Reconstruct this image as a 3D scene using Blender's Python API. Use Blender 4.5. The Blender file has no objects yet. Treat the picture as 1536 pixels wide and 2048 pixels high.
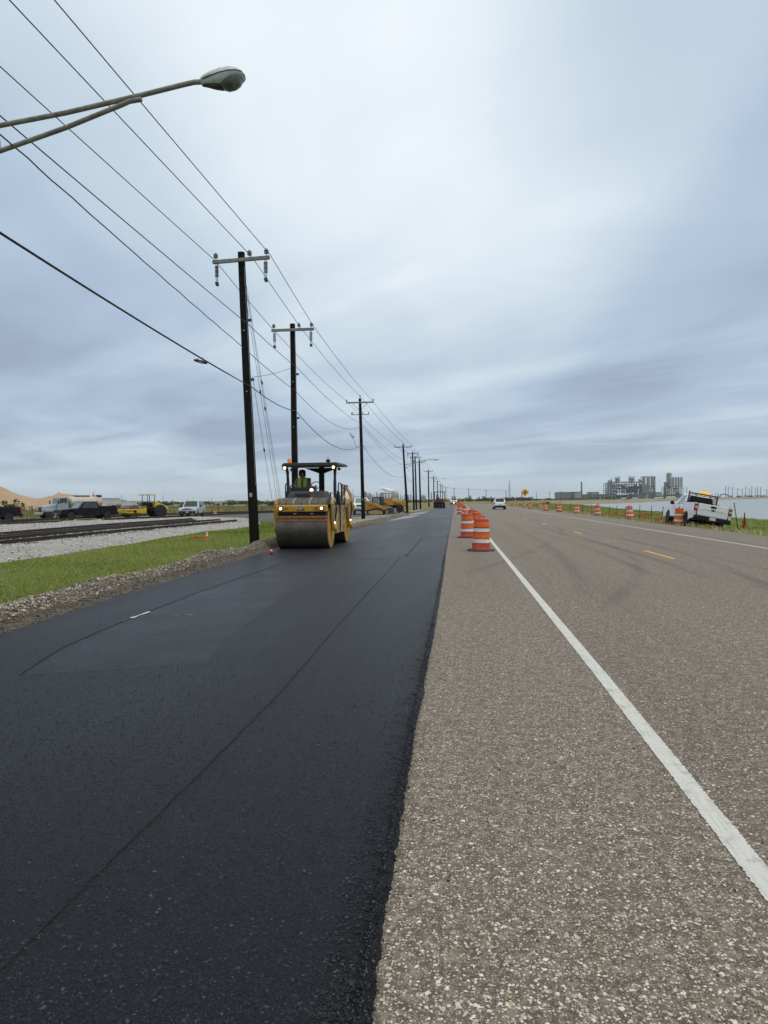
import bpy, bmesh, math, random
import numpy as np
from mathutils import Matrix, Vector
R = math.radians
SC = bpy.context.scene
COL = SC.collection
rng = np.random.default_rng(7)
random.seed(7)

# ------------------------------------------------------------------ camera
EYE = 1.57
FPX = 1420.0                       # focal length in photo pixels (photo is 1536 x 2048)
YAW, PITCH, ROLL = math.atan(157 / 1420), R(-0.89), -0.012
CAMROT = Matrix.Rotation(YAW, 3, 'Z') @ Matrix.Rotation(math.pi / 2 + PITCH, 3, 'X') @ Matrix.Rotation(ROLL, 3, 'Z')
cam = bpy.data.cameras.new('camera')
cam.sensor_fit = 'VERTICAL'
cam.sensor_height = 36.0
cam.lens = 36.0 * FPX / 2048
cam.clip_start = 0.05
cam.clip_end = 20000
camo = bpy.data.objects.new('camera', cam)
camo.matrix_world = Matrix.Translation((0, 0, EYE)) @ CAMROT.to_4x4()
COL.objects.link(camo)
SC.camera = camo

def ray(px, py):
    return CAMROT @ Vector(((px - 768) / FPX, -(py - 1024) / FPX, -1))
def G(px, py, z=0.0):               # the point of the level z that a photo pixel looks at
    d = ray(px, py)
    t = (z - EYE) / d.z
    return Vector((d.x * t, d.y * t, z))
def at(px, py, Y):                  # the point a photo pixel looks at, Y metres down the road
    d = ray(px, py)
    t = Y / d.y
    return Vector((d.x * t, Y, EYE + d.z * t))

# ------------------------------------------------------------------ sky and sun
SUN_EL, SUN_AZ = R(66), R(115)      # azimuth measured from +Y towards +X
W = bpy.data.worlds.new('World')
SC.world = W
W.use_nodes = True
wt = W.node_tree
for n in list(wt.nodes): wt.nodes.remove(n)

class NT:
    """tiny node-graph writer: every method returns an output socket"""
    def __init__(s, t): s.t = t
    def n(s, kind, **kw):
        x = s.t.nodes.new(kind)
        for k, v in kw.items(): setattr(x, k, v)
        return x
    def put(s, sock, v):
        if hasattr(v, 'is_linked'): s.t.links.new(v, sock)
        elif v is not None: sock.default_value = v
    def m(s, op, a, b=None, c=None, clamp=False):
        x = s.n('ShaderNodeMath', operation=op, use_clamp=clamp)
        for i, v in enumerate((a, b, c)):
            if v is not None: s.put(x.inputs[i], v)
        return x.outputs[0]
    def mix(s, f, a, b, kind='MIX'):
        x = s.n('ShaderNodeMix', data_type='RGBA', blend_type=kind)
        s.put(x.inputs[0], f)
        for i, v in ((6, a), (7, b)):
            s.put(x.inputs[i], (*v, 1) if isinstance(v, tuple) and len(v) == 3 else v)
        return x.outputs[2]
    def xyz(s, a, b, c):
        x = s.n('ShaderNodeCombineXYZ')
        for i, v in enumerate((a, b, c)): s.put(x.inputs[i], v)
        return x.outputs[0]
    def sep(s, v):
        x = s.n('ShaderNodeSeparateXYZ'); s.put(x.inputs[0], v)
        return x.outputs
    def noise(s, vec, scale, detail=4, rough=0.55, dist=0.0, col=False):
        x = s.n('ShaderNodeTexNoise')
        if vec is not None: s.put(x.inputs['Vector'], vec)
        x.inputs['Scale'].default_value = scale; x.inputs['Detail'].default_value = detail
        x.inputs['Roughness'].default_value = rough; x.inputs['Distortion'].default_value = dist
        return x.outputs[1 if col else 0]
    def voro(s, vec, scale, feature='F1', out=0, rand=1.0):
        x = s.n('ShaderNodeTexVoronoi', feature=feature)
        if vec is not None: s.put(x.inputs['Vector'], vec)
        x.inputs['Scale'].default_value = scale
        if 'Randomness' in x.inputs: x.inputs['Randomness'].default_value = rand
        return x.outputs[out]
    def rng(s, v, a, b, c=0.0, d=1.0, smooth=False):
        x = s.n('ShaderNodeMapRange', interpolation_type='SMOOTHSTEP' if smooth else 'LINEAR')
        s.put(x.inputs[0], v)
        for i, k in enumerate((a, b, c, d)): x.inputs[i + 1].default_value = k
        return x.outputs[0]
    def ramp(s, v, stops):
        x = s.n('ShaderNodeValToRGB'); s.put(x.inputs[0], v)
        e = x.color_ramp.elements
        while len(e) > 1: e.remove(e[-1])
        for i, (p, c) in enumerate(stops):
            q = e[0] if i == 0 else e.new(p)
            q.position = p; q.color = (*c, 1)
        return x.outputs[0]
    def bump(s, h, strength, dist=0.01):
        x = s.n('ShaderNodeBump'); s.put(x.inputs['Height'], h)
        x.inputs['Strength'].default_value = strength; x.inputs['Distance'].default_value = dist
        return x.outputs[0]

k = NT(wt)
g = k.n('ShaderNodeTexCoord').outputs['Generated']
gx, gy, gz = k.sep(g)
zc = k.m('ADD', k.m('MAXIMUM', gz, 0.0), 0.07)
u = k.m('DIVIDE', gx, zc); v = k.m('DIVIDE', gy, zc)
uv = k.xyz(u, v, 0.0)
warp = k.noise(k.xyz(k.m('MULTIPLY', u, 0.55), k.m('MULTIPLY', v, 0.22), 3.1), 1.0, 3, 0.5)
warp = k.m('SUBTRACT', warp, 0.5)
# broad cloud streets lying along the road, softened by the warp
street = k.m('COSINE', k.m('ADD', k.m('MULTIPLY', k.m('ADD', u, 0.30), 2.35), k.m('MULTIPLY', warp, 5.5)))
street = k.rng(street, -1, 1, 0, 1, True)
lump = k.noise(k.xyz(k.m('MULTIPLY', u, 0.8), k.m('MULTIPLY', v, 0.35), 9.4), 1.0, 4, 0.45, 0.6)
# long thin streaks slanting across the low sky
su = k.m('ADD', k.m('MULTIPLY', u, 0.32), k.m('MULTIPLY', v, -0.20))
sv = k.m('ADD', k.m('MULTIPLY', u, 0.50), k.m('MULTIPLY', v, 0.72))
streak = k.noise(k.xyz(su, k.m('MULTIPLY', sv, 0.9), 1.7), 1.25, 6, 0.55, 0.45)
high = k.rng(gz, 0.10, 0.42, 0, 1, True)
low = k.m('SUBTRACT', 1.0, high)
val = k.m('ADD', k.m('MULTIPLY', street, k.m('ADD', 0.13, k.m('MULTIPLY', high, 0.35))), k.m('MULTIPLY', lump, 0.52))
val = k.m('ADD', val, k.m('MULTIPLY', k.m('SUBTRACT', streak, 0.5), k.m('ADD', 0.32, k.m('MULTIPLY', low, 0.75))))
val = k.m('ADD', val, k.m('MULTIPLY', high, 0.06))
cloud = k.ramp(val, [(0.10, (3.0, 3.75, 4.95)), (0.36, (4.2, 5.2, 6.45)), (0.60, (5.8, 6.8, 7.55)), (0.92, (8.6, 9.15, 9.5))])
hz = k.rng(gz, 0.0, 0.085, 0.8, 0.0, True)
cloud = k.mix(hz, cloud, (5.2, 6.3, 6.9))
sky = k.n('ShaderNodeTexSky', sky_type='NISHITA', sun_disc=False)
sky.sun_elevation = SUN_EL; sky.sun_rotation = SUN_AZ
sky.air_density = 1.0; sky.dust_density = 2.0
mixed = k.mix(0.92, sky.outputs[0], cloud)
bg = k.n('ShaderNodeBackground')
bg.inputs['Strength'].default_value = 0.1
k.put(bg.inputs['Color'], mixed)
wo = k.n('ShaderNodeOutputWorld')
wt.links.new(bg.outputs[0], wo.inputs['Surface'])

sl = bpy.data.lights.new('sun', 'SUN')
sl.energy = 1.5
sl.angle = R(25)
sl.color = (1.0, 0.90, 0.75)
slo = bpy.data.objects.new('sun', sl)
sd = Vector((math.sin(SUN_AZ) * math.cos(SUN_EL), math.cos(SUN_AZ) * math.cos(SUN_EL), math.sin(SUN_EL)))
slo.rotation_euler = sd.to_track_quat('Z', 'Y').to_euler()
slo.location = (0, 0, 60)
COL.objects.link(slo)

SC.view_settings.view_transform = 'Standard'
SC.view_settings.look = 'None'
SC.view_settings.exposure = 0.18
SC.view_settings.gamma = 1.0
SC.view_settings.use_curve_mapping = False

# ------------------------------------------------------------------ materials
MATS = {}
def mat(name, col, rough=0.6, metal=0.0, var=0.12, scale=6.0, bump=0.0, bscale=60.0, col2=None, spec=0.5, coat=0.0, emit=None, es=0.0, dirt=0.0, alpha=1.0, trans=0.0):
    if name in MATS: return MATS[name]
    mt = bpy.data.materials.new(name); mt.use_nodes = True
    t = mt.node_tree; q = NT(t)
    b = t.nodes['Principled BSDF']
    oc = q.n('ShaderNodeTexCoord').outputs['Object']
    c2 = col2 or tuple(max(0.0, c * (1 - var * 2)) for c in col)
    n1 = q.rng(q.noise(oc, scale, 5, 0.6), 0.32, 0.68)
    c = q.mix(n1, col, c2) if (var or col2) else None
    if dirt:
        n2 = q.rng(q.noise(oc, scale * 0.45, 6, 0.7), 0.46, 0.72, 0, dirt)
        c = q.mix(n2, c if c is not None else (*col, 1), (0.12, 0.10, 0.08))
    if c is not None: q.put(b.inputs['Base Color'], c)
    else: b.inputs['Base Color'].default_value = (*col, 1)
    q.put(b.inputs['Roughness'], q.rng(q.noise(oc, scale * 2.3, 3), 0.3, 0.7, max(0.02, rough - 0.07), min(1, rough + 0.07)))
    b.inputs['Metallic'].default_value = metal
    b.inputs['Specular IOR Level'].default_value = spec
    b.inputs['Coat Weight'].default_value = coat
    b.inputs['Coat Roughness'].default_value = 0.08
    if trans: b.inputs['Transmission Weight'].default_value = trans
    if alpha < 1: b.inputs['Alpha'].default_value = alpha
    if emit:
        b.inputs['Emission Color'].default_value = (*emit, 1); b.inputs['Emission Strength'].default_value = es
    if bump: q.put(b.inputs['Normal'], q.bump(q.noise(oc, bscale, 4, 0.6), bump, 0.02))
    MATS[name] = mt
    return mt

def custom(name):
    mt = bpy.data.materials.new(name); mt.use_nodes = True
    MATS[name] = mt
    return mt, NT(mt.node_tree), mt.node_tree.nodes['Principled BSDF']

# fresh hot-mix asphalt
mt, q, b = custom('fresh_asphalt')
P = q.n('ShaderNodeNewGeometry').outputs['Position']
px_, py_, pz_ = q.sep(P)
big = q.noise(q.xyz(px_, q.m('MULTIPLY', py_, 0.12), 0), 0.55, 5, 0.6)
fine = q.noise(P, 210, 4, 0.75)
cell = q.voro(P, 115)
cellc = q.voro(P, 115, out=1)
c = q.mix(q.rng(fine, 0.3, 0.7), (0.0045, 0.0050, 0.0068), (0.0125, 0.0138, 0.0178))
gm = q.noise(P, 60, 5, 0.85)
c = q.mix(q.rng(gm, 0.52, 0.66, 0, 0.85), c, (0.030, 0.033, 0.041)); c = q.mix(q.rng(gm, 0.34, 0.48, 0.9, 0), c, (0.0010, 0.0012, 0.0018))
gm2 = q.noise(P, 22, 3, 0.75)
c = q.mix(q.rng(gm2, 0.55, 0.72, 0, 0.4), c, (0.030, 0.033, 0.040))
c = q.mix(q.rng(q.sep(cellc)[0], 0.78, 1.0, 0, 0.5), c, (0.032, 0.034, 0.040))
c = q.mix(q.rng(big, 0.35, 0.7, 0, 0.4), c, (0.016, 0.017, 0.021))
q.put(b.inputs['Base Color'], c)
q.put(b.inputs['Roughness'], q.rng(big, 0.3, 0.7, 0.35, 0.48))
h = q.m('ADD', q.m('ADD', q.m('MULTIPLY', cell, -0.8), q.m('MULTIPLY', fine, 0.8)), q.m('MULTIPLY', gm, 1.2))
q.put(b.inputs['Normal'], q.bump(h, 1.0, 0.010))
b.inputs['Specular IOR Level'].default_value = 0.22

mt, q, b = custom('rolled_asphalt')
P = q.n('ShaderNodeNewGeometry').outputs['Position']
fine = q.noise(P, 230, 4, 0.7)
big = q.noise(P, 0.8, 5, 0.6)
att = q.n('ShaderNodeAttribute'); att.attribute_name = 'tone'; att = att.outputs['Fac']
c = q.mix(q.rng(fine, 0.3, 0.7), (0.0045, 0.0050, 0.0068), (0.0125, 0.0138, 0.0178))
gm = q.noise(P, 60, 5, 0.85)
c = q.mix(q.rng(gm, 0.52, 0.66, 0, 0.85), c, (0.030, 0.033, 0.041)); c = q.mix(q.rng(gm, 0.34, 0.48, 0.9, 0), c, (0.0010, 0.0012, 0.0018))
c = q.mix(q.m('MULTIPLY', att, q.rng(big, 0.35, 0.65, 0.35, 1.0)), c, (0.022, 0.0235, 0.028))
cell = q.voro(P, 115)
fine = q.m('ADD', q.m('ADD', q.m('MULTIPLY', cell, -0.8), q.m('MULTIPLY', fine, 0.8)), q.m('MULTIPLY', gm, 1.2))
q.put(b.inputs['Base Color'], c)
q.put(b.inputs['Roughness'], q.rng(big, 0.3, 0.7, 0.34, 0.47))
q.put(b.inputs['Normal'], q.bump(fine, 1.0, 0.010))
b.inputs['Specular IOR Level'].default_value = 0.24

# old chip-seal surface: pale chips in a brown-grey binder, wheel tracks darker
mt, q, b = custom('chip_seal')
P = q.n('ShaderNodeNewGeometry').outputs['Position']
px_, py_, pz_ = q.sep(P)
w1 = q.noise(P, 30, 3, 0.6, col=True)
Pw = q.n('ShaderNodeVectorMath', operation='ADD'); q.put(Pw.inputs[0], P)
sc_ = q.n('ShaderNodeVectorMath', operation='SCALE'); q.put(sc_.inputs[0], w1); sc_.inputs['Scale'].default_value = 0.012
q.put(Pw.inputs[1], sc_.outputs[0]); Pw = Pw.outputs[0]
d1 = q.voro(Pw, 78); k1 = q.sep(q.voro(Pw, 78, out=1))
d2 = q.voro(Pw, 150); k2 = q.sep(q.voro(Pw, 150, out=1))
fine = q.noise(P, 260, 4, 0.7)
binder = q.mix(q.rng(fine, 0.3, 0.7), (0.052, 0.040, 0.030), (0.170, 0.133, 0.101))
s2 = q.m('MULTIPLY', q.rng(d2, 0.30, 0.55, 1, 0), q.rng(k2[0], 0.38, 0.50, 0, 1))
c = q.mix(q.m('MULTIPLY', s2, 0.9), binder, q.mix(k2[1], (0.25, 0.205, 0.158), (0.52, 0.455, 0.37)))
s1 = q.m('MULTIPLY', q.rng(d1, 0.33, 0.52, 1, 0), q.rng(k1[0], 0.60, 0.68, 0, 1))
c = q.mix(s1, c, q.mix(k1[1], (0.38, 0.32, 0.25), (0.72, 0.64, 0.53)))
tr = q.noise(q.xyz(q.m('MULTIPLY', px_, 1.3), q.m('MULTIPLY', py_, 0.045), 0.3), 1.0, 5, 0.62, 0.8)
c = q.mix(q.rng(tr, 0.46, 0.72, 0, 0.42), c, (0.085, 0.068, 0.054))
CHIP = (q, b, px_, py_, P)
mot = q.noise(P, 13, 5, 0.8)
c = q.mix(q.rng(mot, 0.50, 0.68, 0, 0.62), c, (0.40, 0.335, 0.26)); c = q.mix(q.rng(mot, 0.30, 0.48, 0.6, 0), c, (0.058, 0.043, 0.032))
mot2 = q.noise(P, 48, 3, 0.7)
c = q.mix(q.rng(mot2, 0.52, 0.68, 0, 0.35), c, (0.42, 0.37, 0.30)); c = q.mix(q.rng(mot2, 0.34, 0.48, 0.4, 0), c, (0.065, 0.050, 0.038))
blot = q.noise(P, 0.9, 6, 0.7)
c = q.mix(q.rng(blot, 0.5, 0.8, 0, 0.35), c, (0.20, 0.175, 0.145))
def circ3(a, b_, c_):
    (x1, y1), (x2, y2), (x3, y3) = [(p.x, p.y) for p in (G(*a), G(*b_), G(*c_))]
    d_ = 2 * (x1 * (y2 - y3) + x2 * (y3 - y1) + x3 * (y1 - y2))
    ux = ((x1 ** 2 + y1 ** 2) * (y2 - y3) + (x2 ** 2 + y2 ** 2) * (y3 - y1) + (x3 ** 2 + y3 ** 2) * (y1 - y2)) / d_
    uy = ((x1 ** 2 + y1 ** 2) * (x3 - x2) + (x2 ** 2 + y2 ** 2) * (x1 - x3) + (x3 ** 2 + y3 ** 2) * (x2 - x1)) / d_
    return ux, uy, math.hypot(x1 - ux, y1 - uy), min(y1, y2, y3), max(y1, y2, y3)
for trip, s_ in ((((1010, 1050), (1130, 1080), (1280, 1140)), 0.40), (((1012, 1045), (1180, 1080), (1400, 1150)), 0.42), (((1225, 1200), (1279, 1140), (1190, 1085)), 0.30), (((1100, 1058), (1300, 1090), (1536, 1172)), 0.42), (((955, 1140), (1050, 1108), (1120, 1058)), 0.25), (((1040, 1062), (1110, 1100), (1165, 1180)), 0.24)):
    cx_, cy_, r_, ya_, yb_ = circ3(*trip); w_ = 0.2
    rad_ = q.m('SQRT', q.m('ADD', q.m('POWER', q.m('SUBTRACT', px_, cx_), 2.0), q.m('POWER', q.m('SUBTRACT', py_, cy_), 2.0)))
    dd_ = q.m('ABSOLUTE', q.m('SUBTRACT', rad_, r_))
    mk_ = q.m('MULTIPLY', q.rng(dd_, w_ * 0.3, w_, s_, 0, True), q.rng(tr, 0.36, 0.54, 0.25, 1.0))
    mk_ = q.m('MULTIPLY', mk_, q.m('MULTIPLY', q.rng(py_, ya_ - 1.5, ya_ + 0.5), q.rng(py_, yb_ - 1, yb_ + 6, 1, 0)))
    c = q.mix(mk_, c, (0.07, 0.060, 0.052))
q.put(b.inputs['Base Color'], c)
b.inputs['Roughness'].default_value = 0.82
b.inputs['Specular IOR Level'].default_value = 0.3
h = q.m('ADD', q.m('ADD', q.m('MULTIPLY', s1, 0.9), q.m('MULTIPLY', s2, 0.5)), q.m('MULTIPLY', fine, 0.5))
q.put(b.inputs['Normal'], q.bump(h, 0.7, 0.008))

def worn_paint(name, col):
    mt, q, b = custom(name)
    P = q.n('ShaderNodeNewGeometry').outputs['Position']
    px_, py_, pz_ = q.sep(P)
    n1 = q.noise(P, 120, 4, 0.7); n2 = q.noise(P, 9, 5, 0.7)
    n3 = q.noise(q.xyz(q.m('MULTIPLY', px_, 60), q.m('MULTIPLY', py_, 2.5), 0), 1.0, 3, 0.6)
    c = q.mix(q.rng(n1, 0.35, 0.7, 0, 0.35), col, tuple(x * 0.62 for x in col))
    c = q.mix(q.rng(n3, 0.52, 0.66, 0, 0.35), c, tuple(x * 0.45 for x in col))
    c = q.mix(q.rng(n2, 0.52, 0.70, 0, 0.5), c, (0.22, 0.19, 0.155))
    c = q.mix(q.rng(q.noise(P, 75, 4, 0.8), 0.60, 0.68, 0, 0.85), c, (0.14, 0.115, 0.09))
    q.put(b.inputs['Base Color'], c); b.inputs['Roughness'].default_value = 0.75
    q.put(b.inputs['Normal'], q.bump(n1, 0.5, 0.006))
worn_paint('white_paint', (0.60, 0.585, 0.535))
worn_paint('yellow_paint', (0.75, 0.40, 0.04))
worn_paint('pale_yellow_paint', (0.60, 0.47, 0.22))

# open ground: green turf, dry turf and bare earth by large noise
mt, q, b = custom('turf')
P = q.n('ShaderNodeNewGeometry').outputs['Position']
px_, py_, pz_ = q.sep(P)
n1 = q.noise(P, 0.16, 6, 0.62); n2 = q.noise(P, 14, 5, 0.7); n3 = q.noise(P, 0.9, 4, 0.6)
c = q.mix(q.rng(n2, 0.3, 0.7), (0.12, 0.15, 0.030), (0.20, 0.22, 0.058))
c = q.mix(q.rng(n3, 0.45, 0.7, 0, 0.5), c, (0.155, 0.155, 0.055))
far = q.rng(py_, 60, 95)
dry = q.mix(q.rng(n2, 0.3, 0.7), (0.17, 0.14, 0.070), (0.26, 0.215, 0.125))
c = q.mix(q.m('MULTIPLY', far, q.rng(n1, 0.38, 0.6, 0.15, 0.9)), c, dry)
q.put(b.inputs['Base Color'], c); b.inputs['Roughness'].default_value = 0.95
b.inputs['Specular IOR Level'].default_value = 0.1
q.put(b.inputs['Normal'], q.bump(n2, 1.0, 0.08))

def tone_mat(name, stops, rough=0.9, bump=0.0, bscale=200):
    mt, q, b = custom(name)
    a = q.n('ShaderNodeAttribute'); a.attribute_name = 'tone'
    P = q.n('ShaderNodeNewGeometry').outputs['Position']
    f = q.m('ADD', a.outputs['Fac'], q.m('MULTIPLY', q.m('SUBTRACT', q.noise(P, bscale * 0.4, 3), 0.5), 0.3))
    q.put(b.inputs['Base Color'], q.ramp(f, stops)); b.inputs['Roughness'].default_value = rough
    b.inputs['Specular IOR Level'].default_value = 0.25
    if bump: q.put(b.inputs['Normal'], q.bump(q.noise(P, bscale, 3), bump, 0.01))
    return mt
tone_mat('chip_stone', [(0, (0.13, 0.105, 0.080)), (0.35, (0.24, 0.20, 0.160)), (0.7, (0.50, 0.455, 0.39)), (0.93, (0.68, 0.63, 0.55)), (1.0, (0.42, 0.28, 0.13))], 0.7)
tone_mat('tar_stone', [(0, (0.005, 0.006, 0.008)), (0.6, (0.016, 0.018, 0.024)), (1, (0.070, 0.074, 0.084))], 0.5)
tone_mat('berm_stone', [(0, (0.040, 0.036, 0.033)), (0.35, (0.15, 0.125, 0.10)), (0.65, (0.31, 0.26, 0.20)), (1, (0.62, 0.56, 0.46))], 0.85)
tone_mat('ballast_stone', [(0, (0.10, 0.09, 0.08)), (0.3, (0.34, 0.32, 0.29)), (1, (0.66, 0.64, 0.60))], 0.85)
tone_mat('grass_blade', [(0, (0.105, 0.165, 0.020)), (0.45, (0.21, 0.275, 0.038)), (0.75, (0.33, 0.345, 0.09)), (1, (0.50, 0.43, 0.24))], 0.7)
tone_mat('dry_blade', [(0, (0.085, 0.105, 0.030)), (0.4, (0.15, 0.15, 0.055)), (1, (0.34, 0.27, 0.14))], 0.8)
tone_mat('leaf', [(0, (0.022, 0.038, 0.012)), (0.5, (0.045, 0.070, 0.020)), (1, (0.095, 0.115, 0.038))], 0.7)
tone_mat('dry_leaf', [(0, (0.06, 0.07, 0.025)), (0.5, (0.11, 0.11, 0.045)), (1, (0.20, 0.16, 0.085))], 0.8)

def earth(name, a, b_, c_, rough=0.95, s=1.0):
    mt, q, b = custom(name)
    P = q.n('ShaderNodeNewGeometry').outputs['Position']
    n1 = q.noise(P, 0.6 * s, 6, 0.65); n2 = q.noise(P, 18 * s, 5, 0.75)
    c = q.mix(q.rng(n1, 0.35, 0.65), a, b_)
    c = q.mix(q.rng(n2, 0.42, 0.66, 0, 0.7), c, c_)
    q.put(b.inputs['Base Color'], c); b.inputs['Roughness'].default_value = rough
    b.inputs['Specular IOR Level'].default_value = 0.15
    q.put(b.inputs['Normal'], q.bump(q.m('ADD', n2, n1), 1.0, 0.05 / s))
earth('berm_earth', (0.085, 0.074, 0.062), (0.15, 0.125, 0.10), (0.24, 0.20, 0.155))
earth('ballast_earth', (0.44, 0.42, 0.385), (0.35, 0.335, 0.305), (0.24, 0.225, 0.205))
earth('pale_spoil', (0.40, 0.34, 0.28), (0.31, 0.26, 0.215), (0.22, 0.185, 0.15))
earth('sand_pile', (0.47, 0.33, 0.215), (0.40, 0.275, 0.175), (0.33, 0.23, 0.145), s=0.5)
earth('shore_clay', (0.34, 0.285, 0.22), (0.25, 0.215, 0.165), (0.17, 0.155, 0.095), s=0.4)
earth('grey_gravel', (0.27, 0.25, 0.225), (0.22, 0.20, 0.18), (0.16, 0.145, 0.13))
earth('apron_asphalt', (0.105, 0.10, 0.095), (0.135, 0.128, 0.118), (0.085, 0.080, 0.074), rough=0.8)
earth('concrete_patch', (0.30, 0.31, 0.31), (0.25, 0.26, 0.27), (0.20, 0.205, 0.21), rough=0.6)

mt, q, b = custom('bay_water')
P = q.n('ShaderNodeNewGeometry').outputs['Position']
px_, py_, pz_ = q.sep(P)
w = q.noise(q.xyz(q.m('MULTIPLY', px_, 0.5), q.m('MULTIPLY', py_, 1.0), 0), 1.6, 5, 0.62)
b.inputs['Base Color'].default_value = (0.27, 0.295, 0.28, 1)
b.inputs['Roughness'].default_value = 0.32
b.inputs['Specular IOR Level'].default_value = 0.35
q.put(b.inputs['Normal'], q.bump(w, 0.6, 0.12))

# ------------------------------------------------------------------ mesh helpers
class MB:
    def __init__(s): s.v = []; s.f = []; s.mi = []
    def add(s, vs, fs, m=0):
        o = len(s.v)
        s.v += [tuple(v) for v in vs]
        s.f += [tuple(i + o for i in f) for f in fs]
        s.mi += [m] * len(fs)
        return s
    def box(s, c, size, rot=None, m=0, taper=None):
        hx, hy, hz = (d / 2 for d in size)
        tx, ty = taper or (1, 1)
        vs = [Vector((sx * hx * (tx if sz > 0 else 1), sy * hy * (ty if sz > 0 else 1), sz * hz)) for sz in (-1, 1) for sx, sy in ((-1, -1), (1, -1), (1, 1), (-1, 1))]
        if rot is not None:
            vs = [rot @ v for v in vs]
        vs = [v + Vector(c) for v in vs]
        return s.add(vs, [(3, 2, 1, 0), (4, 5, 6, 7), (0, 1, 5, 4), (1, 2, 6, 5), (2, 3, 7, 6), (3, 0, 4, 7)], m)
    def hexa(s, p, m=0):      # bottom ring 0-3, top ring 4-7
        return s.add(p, [(3, 2, 1, 0), (4, 5, 6, 7), (0, 1, 5, 4), (1, 2, 6, 5), (2, 3, 7, 6), (3, 0, 4, 7)], m)
    def ringloft(s, rings, caps=True, m=0, closed=False):
        n = len(rings[0]); vs = [p for r in rings for p in r]; fs = []
        k_ = len(rings)
        for i in range(k_ if closed else k_ - 1):
            a, c = i * n, ((i + 1) % k_) * n
            for j in range(n):
                j2 = (j + 1) % n
                fs.append((a + j, a + j2, c + j2, c + j))
        if caps and not closed:
            fs.append(tuple(reversed(range(n)))); fs.append(tuple(range((k_ - 1) * n, k_ * n)))
        return s.add(vs, fs, m)
    def cyl(s, p0, p1, r0, r1=None, n=12, caps=True, m=0):
        p0, p1 = Vector(p0), Vector(p1)
        r1 = r0 if r1 is None else r1
        d = (p1 - p0).normalized()
        a = d.orthogonal().normalized(); b_ = d.cross(a)
        rings = [[p + (a * math.cos(2 * math.pi * j / n) + b_ * math.sin(2 * math.pi * j / n)) * r for j in range(n)] for p, r in ((p0, r0), (p1, r1))]
        return s.ringloft(rings, caps, m)
    def tube(s, pts, r, n=6, m=0, closed=False):
        pts = [Vector(p) for p in pts]; rings = []
        ref = Vector((0.013, 0.021, 1)).normalized()
        for i, p in enumerate(pts):
            if closed: d = pts[(i + 1) % len(pts)] - pts[i - 1]
            else: d = pts[min(i + 1, len(pts) - 1)] - pts[max(i - 1, 0)]
            d.normalize()
            a = d.cross(ref)
            if a.length < 0.05: a = d.cross(Vector((1, 0, 0)))
            a.normalize(); b_ = d.cross(a)
            rr = r[i] if isinstance(r, (list, tuple)) else r
            rings.append([p + (a * math.cos(2 * math.pi * j / n) + b_ * math.sin(2 * math.pi * j / n)) * rr for j in range(n)])
        return s.ringloft(rings, not closed, m, closed)
    def lathe(s, prof, n=20, M=None, m=0, caps=True):
        rings = [[Vector((r * math.cos(2 * math.pi * j / n), r * math.sin(2 * math.pi * j / n), h)) for j in range(n)] for r, h in prof]
        if M is not None: rings = [[M @ p for p in r] for r in rings]
        return s.ringloft(rings, caps, m)
    def prism(s, outline, y0, y1, m=0, inset=0.0, ins_w=0.0):
        """outline in the local x-z plane, extruded along y; inset rounds the two ends a little"""
        n = len(outline)
        cx = sum(p[0] for p in outline) / n; cz = sum(p[1] for p in outline) / n
        def ring(y, k_):
            return [Vector((cx + (x - cx) * k_, y, cz + (z - cz) * k_)) for x, z in outline]
        if inset:
            rings = [ring(y0, 1 - inset), ring(y0 + ins_w, 1), ring(y1 - ins_w, 1), ring(y1, 1 - inset)]
        else:
            rings = [ring(y0, 1), ring(y1, 1)]
        return s.ringloft(rings, True, m)
    def xf(s, M):
        s.v = [tuple(M @ Vector(v)) for v in s.v]
        return s
    def mesh(s, name, mats, smooth=False, angle=40):
        me = bpy.data.meshes.new(name)
        me.from_pydata(s.v, [], s.f)
        for x in (mats if isinstance(mats, (list, tuple)) else [mats]): me.materials.append(x)
        if len(me.materials) > 1: me.polygons.foreach_set('material_index', s.mi)
        bm = bmesh.new(); bm.from_mesh(me); bmesh.ops.recalc_face_normals(bm, faces=bm.faces); bm.to_mesh(me); bm.free()
        if smooth:
            me.polygons.foreach_set('use_smooth', [True] * len(me.polygons))
            me.set_sharp_from_angle(angle=R(angle))
        me.update()
        return me
    def build(s, name, mats, parent=None, smooth=False, bevel=0.0, angle=40):
        o = bpy.data.objects.new(name, s.mesh(name, mats, smooth, angle))
        COL.objects.link(o)
        if parent is not None: o.parent = parent
        if bevel:
            md = o.modifiers.new('bevel', 'BEVEL'); md.width = bevel; md.segments = 2; md.limit_method = 'ANGLE'; md.angle_limit = R(35)
        return o

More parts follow.
